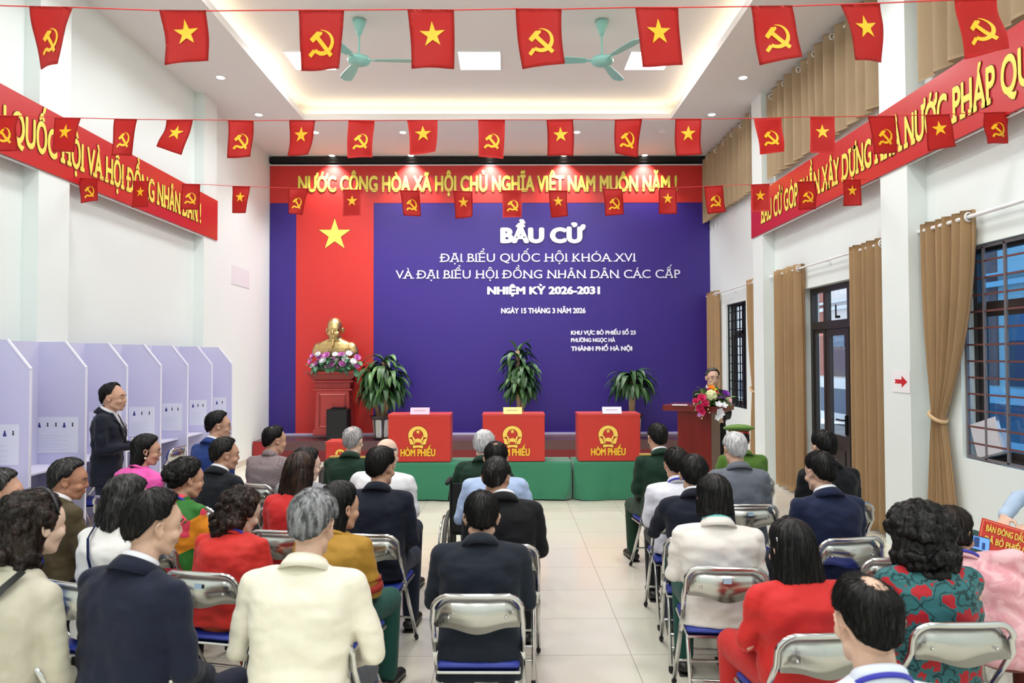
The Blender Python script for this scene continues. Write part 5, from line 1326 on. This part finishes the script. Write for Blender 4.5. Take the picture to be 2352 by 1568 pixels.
p = person(430, 1053, 4.35, 'person with pinned-up curly black hair in a green and orange floral dress', dict(kind='updo', line='woman', thick=.022), 'black', cloth('floral_bright', (44, 110, 40), .6, 'blotch', (226, 70, 96), (236, 150, 40)), 'orange', 18, 26, 8, skin='b', collar='mandarin', fem=True, lanyard=(90, 70, 170))
ch(p, 'folding chair under the person in the green and orange floral dress')
p = person(160, 1055, 4.3, 'person in an olive brown jacket with combed greying hair, looking right', man(thick=.018, seed=6), 'darkgrey', cloth('olive_brown', (78, 68, 46)), 'black', 25, 42, 8, skin='d', collar='suit', shirt=W_)
ch(p, 'folding chair under the person in the olive brown jacket')
p = person(0, 1078, 3.45, 'person in a blue jacket cut by the picture edge at the left', man(thick=.016, seed=9), 'darkgrey', cloth('jacket_blue', (20, 100, 180), .6), 'black', 20, 34, 6, skin='b', collar='suit')
ch(p, 'folding chair under the person in the blue jacket at the picture edge')
p = person(557, 1122, 3.8, 'person in a bright red dress with wavy dark brown hair, head bowed', dict(kind='curly', line='woman', len=.10, vol=.012, seed=5, wide=1.0, n=120), 'brown', cloth('dress_scarlet', (206, 48, 42), .6), 'orange', 12, 24, 22, skin='c', collar='round', fem=True, lanyard=(90, 80, 170), lean=12)
RED1 = p; ch(p, 'folding chair with a metal back under the person in the bright red dress', sticker=True)
p = person(783, 1108, 3.62, 'person with long black hair in a mustard tunic with a red sleeve band', dict(kind='long', line='woman', len=.24, thick=.02, wide=.96, seed=12, sides=0), 'black', cloth('mustard', (176, 132, 48), .6), 'teal', 14, 30, 6, skin='b', collar='round', fem=True)
MUST = p; ch(p, 'folding chair under the person in the mustard tunic')
p = person(292, 1093, 3.6, 'person in a white knit top with straight dark grey hair and a blue bag strap', dict(kind='long', line='woman', len=.15, wide=1.12, flare=.03, thick=.02, seed=7), 'darkgrey', cloth('white_knit', (226, 224, 222), .8), 'black', 20, 26, 14, 8, skin='c', collar='round', fem=True)
WKNIT = p; ch(p, 'folding chair under the person in the white knit top')
p = person(720, 1132, 2.78, 'person with grey hair in a long cream jacket, seated near the camera', man(thick=.024, amp=.006, seed=15, line='man'), 'midgrey', cloth('cream_jacket', (232, 226, 208), .75), 'grey', 4, 6, 16, skin='a', collar='suit', bw=1.16, lean=10, hem=.30, arms='wide')
ch(p, 'folding chair hidden under the long cream jacket', back=-.03)
p = person(356, 1128, 2.68, 'person in a navy jacket with black hair and a thin spot, near the camera', man(crown=9, thick=.02, part=-1.2, seed=16), 'black', cloth('jacket_navy', (20, 26, 46)), 'navy', 22, 22, 10, skin='a', collar='suit', shirt=W_, bw=1.22, lean=8, hem=.36)
ch(p, 'folding chair hidden under the navy jacket', back=-.03)
p = person(84, 1126, 2.62, 'person in beige jacket with wavy dark hair and grey shoulder strap, bottom left corner', dict(kind='curly', line='woman', len=.16, vol=.012, seed=18, wide=1.05, n=90, wavy=1), 'darkbrown', cloth('beige_jacket', (192, 186, 168), .75), 'wine', 20, 8, 6, skin='c', collar='round', fem=True, bw=1.1, hem=.40, lean=8)
BEIGE = p; ch(p, 'folding chair under the person in the beige jacket', back=-.03)
# --- middle
p = person(1112, 990, 5.85, 'white-haired person in dark green uniform sitting in a wheelchair', man(thick=.018, amp=.006, seed=21), 'white', army, 'green', 4, 10, 14, skin='c', collar='suit', bw=1.1, lean=10, arms='wide')
WHEEL = p
p = person(1139, 1015, 5.1, 'person in a light blue shirt with thinning black hair seated behind the wheelchair', man(crown=17, thick=.014, seed=22), 'black', cloth('light_blue_shirt', (170, 190, 226), .7), 'navy', 2, 0, 10, skin='b', collar='shirt', bw=1.12, lean=10, arms='wide')
ch(p, 'folding chair under the person in the light blue shirt')
p = person(1140, 1050, 4.28, 'person in a black suit with cropped greying hair on the aisle', man(crown=5, thick=.013, seed=23), 'darkgrey', suit_black, 'black', 2, 14, 10, skin='b', collar='suit', shirt=W_, bw=1.14, lean=10, headshift=(-.05, 0))
ch(p, 'folding chair under the person in the black suit on the aisle')
p = person(1106, 1130, 3.48, 'person in a dark slate suit on the steel-backed chair in the middle', man(crown=8, thick=.016, seed=24, part=2.2), 'black', suit_slate, 'slate', 1, -4, 12, skin='a', collar='suit', bw=1.16, lean=12, hem=.35)
MID = p; ch(p, 'folding chair with a plain steel back at the near end of the middle column', back=.21)
# --- right block
p = person(1697, 980, 6.35, 'person in a green police uniform and peaked cap beside the lectern', man(thick=.012), 'black', cloth('police_green', (82, 118, 44)), 'olivegreen', 0, 6, 4, skin='b', collar='suit', bw=1.04)
OFFICER = p; ch(p, 'folding chair under the person in the green police cap')
p = person(1509, 972, 6.05, 'person in a dark green army uniform with gold shoulder boards beside the lectern', man(thick=.012, crown=10, part=1.5, seed=31), 'softblack', army, 'green', -8, -2, 4, skin='b', collar='suit', shirt=W_, bw=1.05)
OFF.append(p); ch(p, 'folding chair on the aisle under the person in army green')
p = person(1890, 990, 5.3, 'person in a black suit seated in front of the glazed door', man(thick=.016, seed=32, crown=6), 'black', suit_black, 'black', -4, -6, 8, skin='a', collar='suit', shirt=W_, bw=1.12)
ch(p, 'folding chair under the person in the black suit near the glazed door')
p = person(1687, 993, 5.25, 'person with short white hair in a grey suit behind the police officer', man(thick=.014, seed=33), 'white', cloth('suit_grey', (104, 109, 120)), 'grey', 0, -4, 8, skin='a', collar='suit', bw=1.1)
ch(p, 'folding chair with a dark reflecting back under the person in the grey suit', sticker=True)
p = person(1552, 1027, 5.0, 'person in a white shirt with cropped black hair on the aisle', man(thick=.012, crown=9, seed=34), 'softblack', cloth('white_shirt_b', (222, 222, 234), .7), 'black', 4, -4, 8, skin='b', collar='shirt', bw=1.04, lanyard=(40, 60, 170))
ch(p, 'folding chair on the aisle under the person in the white shirt')
p = person(1593, 1046, 4.4, 'person in a navy suit resting the chin on a hand, behind the white shirt', man(thick=.017, crown=5, seed=35), 'softblack', suit_navy, 'navy', 10, 4, 12, skin='a', collar='suit', shirt=W_, bw=1.05, lean=10, arms={-1: ((-.25, .16, .78), (-.10, .19, 1.0)), 1: ((.22, .06, .72), (.11, .30, .58))})
ch(p, 'folding chair on the aisle under the person resting the chin')
p = person(1882, 1038, 4.33, 'person in a navy suit and white collar behind the black suit near the door', man(thick=.016, seed=36, crown=6), 'black', cloth('suit_navy_b', (20, 30, 60)), 'navy', -8, -6, 10, skin='a', collar='suit', shirt=W_, bw=1.14, lanyard=(40, 60, 180))
ch(p, 'folding chair with an empty-looking bright back under the navy suit near the door')
p = person(1640, 1094, 3.78, 'person in a white suit with short black hair and a teal scarf on the aisle', dict(kind='bob', line='woman', len=.085, thick=.022, wide=1.02, flare=.004, seed=37), 'softblack', cloth('white_suit', (230, 224, 218), .75), 'teal', 6, 4, 10, skin='a', fem=True, collar='suit', bw=1.16, hem=.45, arms='lap')
WSUIT = p; ch(p, 'folding chair with a blue seat under the person in the white suit', sticker=True)
chair(2.08, 3.62, -4, 'empty folding chair between the navy suit and the long-haired person')
p = person(1815, 1195, 2.95, 'person with very long black hair in a bright red dress', dict(kind='long', line='woman', len=.37, thick=.02, wide=1.02, flare=.03, seed=38), 'black', cloth('dress_bright_red', (200, 40, 38), .6), 'redp', -4, -8, 6, skin='a', collar=None, fem=True, bw=1.08, hem=.42)
LONG = p; ch(p, 'folding chair with a dented steel back under the long-haired person')
p = person(2105, 1160, 3.05, 'person with big curly black hair in a teal blouse with red flowers', dict(kind='curly', line='woman', len=.16, vol=.05, seed=39, wide=1.15, n=260), 'black', cloth('teal_floral', (52, 108, 112), .6, 'floral', (178, 34, 44), (30, 60, 62)), 'black', 0, 4, 8, skin='a', collar='round', fem=True, bw=1.06, hem=.46, lean=6)
CURL = p; ch(p, 'folding chair with a shiny steel back under the curly-haired person')
p = person(2188, 1166, 3.4, 'person in a pink brocade dress leaning over a phone', dict(kind='bob', line='woman', len=.05, thick=.018, seed=40, wide=1.0), 'darkbrown', cloth('pink_brocade', (214, 150, 158), .6, 'brocade', (232, 184, 190)), 'wine', 32, 34, 12, -6, skin='b', collar='round', fem=True, bw=1.2, lean=12, tilt=-20, lanyard=(50, 70, 190), arms={-1: ((-.28, .10, .74), (-.06, .34, .86)), 1: ((.27, .10, .72), (.08, .34, .84))}, hem=.44)
PB = p; ch(p, 'folding chair under the person in the pink brocade dress', back=-.06)
p = person(1988, 1319, 1.88, 'person with a bald crown in a white polo shirt at the bottom edge', man(crown=34, thick=.012, seed=41, part=1.4), 'black', cloth('white_polo', (222, 228, 242), .8), 'black', 2, 0, 12, skin='a', collar='shirt', bw=1.05, lanyard=(40, 70, 190), lean=8)
ch(p, 'folding chair under the person in the white polo shirt')
# --- standing figures
p = person(262, 880, 6.15, 'person in a dark navy suit standing before the booths, hands held together', man(thick=.016, line='receding', seed=51), 'black', suit_navy, 'navy', 72, 12, 0, skin='b', collar='suit', shirt=W_, stand=True, bw=1.02, hem=.36, arms='front', lean=0)
STAND = p
p = person(1637, 845, 8.78, 'person with glasses and dark suit speaking at the lectern', man(thick=.012, seed=52), 'saltpepper', suit_dark, 'black', 176, 4, 0, skin='a', collar='suit', shirt=W_, stand=True, bw=1.08, hem=.36, arms='front', lean=2)
glasses_on(p[0], p[2]); SPK = p
for P_, tc in ((STAND, (60, 56, 66)), (SPK, (40, 60, 130))):
    r_, T, HM, J = P_
    bm = NB(); poly(bm, [T(q) for q in ((-.07, .06, 1.03), (.07, .06, 1.03), (.045, .125, .9), (0, .13, .8), (-.045, .125, .9))], .012, Vector((0, 1, 0))); obj('shirt_front', bm, cloth('shirt_'+str(W_), W_, .7), r_)
    bm = NB(); poly(bm, [T(q) for q in ((-.018, .078, 1.01), (.018, .078, 1.01), (.014, .095, .985), (.03, .145, .86), (0, .15, .8), (-.03, .145, .86), (-.014, .095, .985))], .008, Vector((0, 1, 0))); obj('tie', bm, cloth('tie_'+str(tc), tc, .4), r_)
    for s in (-1, 1):
        bm = NB(); poly(bm, [T(q) for q in ((s*.075, .045, 1.035), (s*.105, .075, .97), (s*.085, .115, .92), (s*.11, .122, .9), (s*.012, .142, .74), (s*.045, .128, .88))], .01, Vector((0, 1, 0))); obj('lapel', bm, suit_navy if P_ is STAND else suit_dark, r_)
# --- things people wear
# shoulder boards of the uniforms
for r_, T, HM, J in OFF:
    for s in (-1, 1):
        a = T((s*.09, -.012, 1.028)); b = T((s*.185, -.012, 1.028)); bm = NB(); d = (b-a); n = 6
        vs = [bm.verts.new(p_+Vector((0, y, z))) for p_ in (a, b) for y in (-.028, .028) for z in (0, .012)]; bmesh.ops.convex_hull(bm, input=vs); e = obj('shoulder_board', bm, mat('board_gold', (190, 160, 80), .45), r_)
# police cap
r_, T, HM, J = OFFICER
bm = NB(); lathe(bm, [(.086, .045), (.088, .05), (.089, .088), (.086, .092)], 32, (0, -.012, 0), 1, 1.12); me = to_mesh(bm, 'cap', True); me.transform(HM); band = obj('cap_band', me, mat('cap_red', (206, 36, 34), .6), r_)
bm = NB(); lathe(bm, [(.085, .085), (.105, .10), (.135, .108), (.142, .118), (.13, .132), (.07, .15), (.01, .155)], 36, (0, -.012, 0), 1, 1.1); me = to_mesh(bm, 'cap', True); me.transform(HM @ Matrix.Rotation(math.radians(-3), 4, 'X')); obj('cap_crown', me, cloth('cap_green', (104, 140, 66)), r_)
bm = NB(); vs = [[bm.verts.new((rr*math.sin(a), -.012+rr*1.12*math.cos(a), z)) for a in [math.radians(q) for q in range(-60, 61, 12)]] for rr, z in ((.088, .052), (.13, .03))]
for i in range(10): bm.faces.new((vs[0][i], vs[0][i+1], vs[1][i+1], vs[1][i]))
bmesh.ops.solidify(bm, geom=list(bm.faces), thickness=.004); me = to_mesh(bm, 'visor', True); me.transform(HM); obj('visor', me, mat('visor_black', (15, 15, 16), .2), r_)
# hair clips, earring, scarf
def wear(P_, nm, bm, m, M=None):
    me = to_mesh(bm, nm, True)
    if M is not None: me.transform(M)
    return obj(nm, me, m, P_[0])
bm = NB(); ell(bm, (-.03, -.115, .075), (.03, .012, .02)); wear(PINK, 'hair_clip', bm, mat('clip_pearl', (214, 206, 176), .3, .4), PINK[2])
for P_ in (PINK,):
    bm = NB(); ell(bm, (.085, -.004, -.05), (.009, .009, .009)); wear(P_, 'earring', bm, mat('pearl', (240, 226, 200), .2), P_[2])
bm = NB()
for k in range(7): ell(bm, (-.082+.004*math.cos(k), -.03+.01*math.cos(k*.9), .06+.01*math.sin(k*.9)), (.005, .005, .005), u=8, v=6)
wear(LONG, 'hair_clip', bm, mat('crystal', (225, 225, 235), .1, .6), LONG[2])
r_, T, HM, J = WSUIT
cn = T((0, .0, 1.045)); bm = NB(); ring_band(bm, cn, Vector((1, 0, 0)), Vector((0, 1, -.2)).normalized(), Vector((0, .2, 1)).normalized(), .066, .066, [(.014, -.012), (.010, .034), (.0, .044), (-.008, .03), (-.006, -.01)], dip=.01); wear(WSUIT, 'scarf', bm, cloth('scarf_teal', (110, 190, 186), .5))
r_, T, HM, J = BEIGE
def strap(P_, pts, w_, m, nm='strap'):
    T = P_[1]; bm = NB(); q = [T(p_) for p_ in pts]; rows = []
    for i, p_ in enumerate(q):
        d = (q[min(i+1, len(q)-1)]-q[max(i-1, 0)]).normalized(); n = Vector((p_.x*.3, -1 if pts[i][1] < 0 else .2, .25)).normalized(); sd = d.cross(n).normalized()
        rows.append([bm.verts.new(p_+sd*w_+n*.013), bm.verts.new(p_-sd*w_+n*.013)])
    for a, b in zip(rows, rows[1:]): bm.faces.new((a[0], a[1], b[1], b[0]))
    bmesh.ops.solidify(bm, geom=list(bm.faces), thickness=.004); obj(nm, bm, m, P_[0], True)
strap(BEIGE, [(.115, -.045, 1.045), (.10, -.095, 1.0), (.05, -.128, .93), (-.02, -.138, .84), (-.10, -.135, .73), (-.17, -.10, .62), (-.19, -.03, .55)], .016, mat('strap_grey', (104, 106, 108), .7))
strap(WKNIT, [(-.07, .03, 1.05), (-.075, -.04, 1.055), (-.05, -.10, .99), (.0, -.13, .9), (.06, -.138, .8), (.13, -.125, .7), (.175, -.07, .6)], .009, mat('strap_blue', (44, 58, 120), .6))
bm = NB(); r_, T, HM, J = BEIGE
tube(bm, [HM @ Vector((.098*math.cos(a), .025-.02*math.sin(a), .036+.102*math.sin(a))) for a in [math.radians(q) for q in range(5, 176, 10)]], .007, 8); obj('headband', bm, mat('headband_black', (20, 18, 20), .4), r_, True)
# mustard sleeve band
r_, T, HM, J = MUST
for s in (1, -1):
    Sh, El, Wr = J[s]; bm = NB(); d = (El-Sh).normalized(); tube(bm, [Sh.lerp(El, .86)-d*.03, Sh.lerp(El, .86), Sh.lerp(El, .86)+d*.03], .0575, 18); obj('sleeve_band', bm, cloth('band_red', (158, 48, 36), .6), r_, True)
# label stickers on chair backs
for r_ in _stick:
    bm = NB(); box(bm, -.02, .02, -.0118, -.0098, .725, .752); b = obj('sticker', bm, mat('sticker_blue', (170, 196, 222), .5)); b.parent = r_
# phone of the pink brocade person
r_, T, HM, J = PB
# stamp table, sign and the person behind it at the window wall
sp = aX(2300, 1237, 2.2)
# phone held by the person in pink brocade
ph = aY(2256, 1250, 3.6)
t = thing('phone', 'black phone with a lit blue screen held by the person in pink brocade', 'phone', ph)
RM = Matrix.Rotation(math.radians(14), 4, 'Y') @ Matrix.Rotation(math.radians(-12), 4, 'X')
bm = NB(); box(bm, -.07, .04, -.004, .004, -.036, .04, .003, RM); obj('case', bm, mat('phone_case', (40, 24, 44), .4), t)
bm = NB(); box(bm, -.064, .034, -.0055, -.004, -.031, .035, M=RM); sc_ = obj('screen', bm, mat('phone_screen', (96, 146, 210), .2, emit=.8), t)
bm = NB(); box(bm, -.05, -.02, -.0062, -.0055, -.02, .03, M=RM); box(bm, -.005, .012, -.0062, -.0055, -.025, .01, M=RM); obj('screen_picture', bm, mat('phone_dark_picture', (34, 60, 120), .3, emit=.4), sc_)
# person in blue at the window wall, stamp table and sign
p = person(2470, 1020, 4.05, 'person in pale blue shirt at the right edge, holding the red sign', man(seed=61), 'black', cloth('pale_blue_shirt', (176, 196, 220), .7), 'navy', -92, 0, 8, skin='a', collar='shirt', lean=8, arms={-1: ((-.22, .26, .97), (-.17, .50, .94)), 1: ((.22, .26, .98), (.02, .52, .95))})
ch(p, 'folding chair under the person in the pale blue shirt at the right edge')
sg = aY(2304, 1240, 3.75)
t = thing('table_sign', 'red sign with yellow writing held up at the right edge', 'sign', sg, math.radians(-8))
RM = Matrix.Rotation(math.radians(17), 4, 'Y') @ Matrix.Rotation(math.radians(-10), 4, 'X')
bm = NB(); box(bm, -.125, .125, -.004, .006, -.085, .085, .002, RM); obj('plate', bm, mat('sign_plate_red', (206, 52, 40), .35), t)
bm = NB()
for q in ((-.121, .121, .074, .077), (-.121, .121, -.077, -.074), (-.121, -.118, -.077, .077), (.118, .121, -.077, .077)): box(bm, q[0], q[1], -.0052, -.004, q[2], q[3], M=RM)
obj('border', bm, mat('sign_border', (240, 150, 110), .4), t)
for s, z in (('BÀN ĐÓNG DẤU', .02), ('ĐÃ BỎ PHIẾU', -.04)): lettering('lettering', s, m_lety, t, RM @ Vector((0, -.0045, z)), RM.to_3x3() @ Vector((1, 0, 0)), RM.to_3x3() @ Vector((0, 0, 1)), .205, .036, .02, 0, .002, RM.to_3x3() @ Vector((0, -1, 0)), 'c')
t = thing('stamp_table', 'small table with a dark green cover at the right edge under the red sign', 'table', (2.86, 4.05, 0))
bm = NB(); box(bm, -.26, .2, -.3, .42, .70, .735, .004); obj('tabletop', bm, mat('stamp_table_green', (24, 66, 56), .7), t)
for sx in (-.22, .16):
    for sy in (-.26, .38):
        bm = NB(); box(bm, sx-.015, sx+.015, sy-.015, sy+.015, 0, .70, .002); obj('leg', bm, m_steel, t)
# wheelchair
r_ = WHEEL[0]; lx_, ly_ = r_.location.x, r_.location.y
t = thing('wheelchair', 'dark framed wheelchair carrying the white-haired person in uniform', 'wheelchair', (lx_, ly_, 0), r_.rotation_euler.z)
m_wf = mat('wheelchair_frame', (60, 62, 66), .3, .8); m_ty = mat('tyre_grey', (92, 90, 86), .7)
for s in (-1, 1):
    bm = NB(); c = Vector((s*.275, -.02, .305)); tube(bm, [c+Vector((0, .285*math.cos(a), .285*math.sin(a))) for a in [q*math.pi/20 for q in range(40)]], .019, 10, True); wl = obj('wheel', bm, m_ty, t, True)
    bm = NB(); tube(bm, [c+Vector((s*.045, .25*math.cos(a), .25*math.sin(a))) for a in [q*math.pi/20 for q in range(40)]], .008, 8, True); obj('hand_rim', bm, m_steel, wl, True)
    bm = NB()
    for q in range(18): a = q*math.pi/9; cap(bm, c+Vector((0, .03*math.cos(a), .03*math.sin(a))), c+Vector((0, .27*math.cos(a), .27*math.sin(a))), .002, .002, 6)
    cap(bm, c-Vector((.03, 0, 0)), c+Vector((.03, 0, 0)), .03, .03); obj('spokes', bm, m_wf, wl, True)
    bm = NB(); c2 = Vector((s*.22, .48, .095)); tube(bm, [c2+Vector((0, .08*math.cos(a), .08*math.sin(a))) for a in [q*math.pi/10 for q in range(20)]], .016, 8, True); obj('caster', bm, m_ty, t, True)
    bm = NB(); x = s*.235
    tube(bm, [(x, -.30, .90), (x, -.22, .91), (x, -.185, .86), (x, -.17, .5), (x, -.14, .30)], .012, 8); tube(bm, [(x, -.17, .46), (x, .36, .46), (x, .42, .40), (x, .5, .16)], .012, 8); tube(bm, [(x, -.16, .66), (x, .2, .66), (x, .24, .60), (x, .24, .46)], .012, 8); obj('side_frame', bm, m_wf, t, True)
    bm = NB(); cap(bm, (x, -.37, .895), (x, -.26, .905), .018, .018); obj('push_handle', bm, m_rubber, t, True)
    bm = NB(); box(bm, x-.025, x+.025, -.1, .18, .668, .69, .006); obj('armrest', bm, m_rubber, t)
    bm = NB(); box(bm, x-.09 if s > 0 else x-.01, x+.01 if s > 0 else x+.09, .46, .58, .12, .135, .003); obj('footrest', bm, m_rubber, t)
bm = NB(); box(bm, -.23, .23, -.185, -.165, .48, .86, .006); obj('back_sling', bm, mat('sling_black', (22, 24, 24), .8), t)
bm = NB(); box(bm, -.23, .23, -.16, .34, .44, .47, .006); obj('seat_sling', bm, mat('sling_black', (22, 24, 24), .8), t)
# chairs pushed into the booths
for k, lab in ((1, 'folding chair pushed into the second booth from the camera'), (2, 'folding chair pushed into the booth behind the standing person'), (4, 'folding chair in the booth right of the person in pink'), (6, 'folding chair in the booth nearest the stage')):
    y0_, y1_ = BY[k], BY[k+1]; chair(-3.96, (y0_+y1_)/2+.02, -90, lab)
bpy.data.objects.remove(_to)
print('BUILT', len(bpy.data.objects), sum(len(o.data.polygons) for o in bpy.data.objects if o.type == 'MESH'))
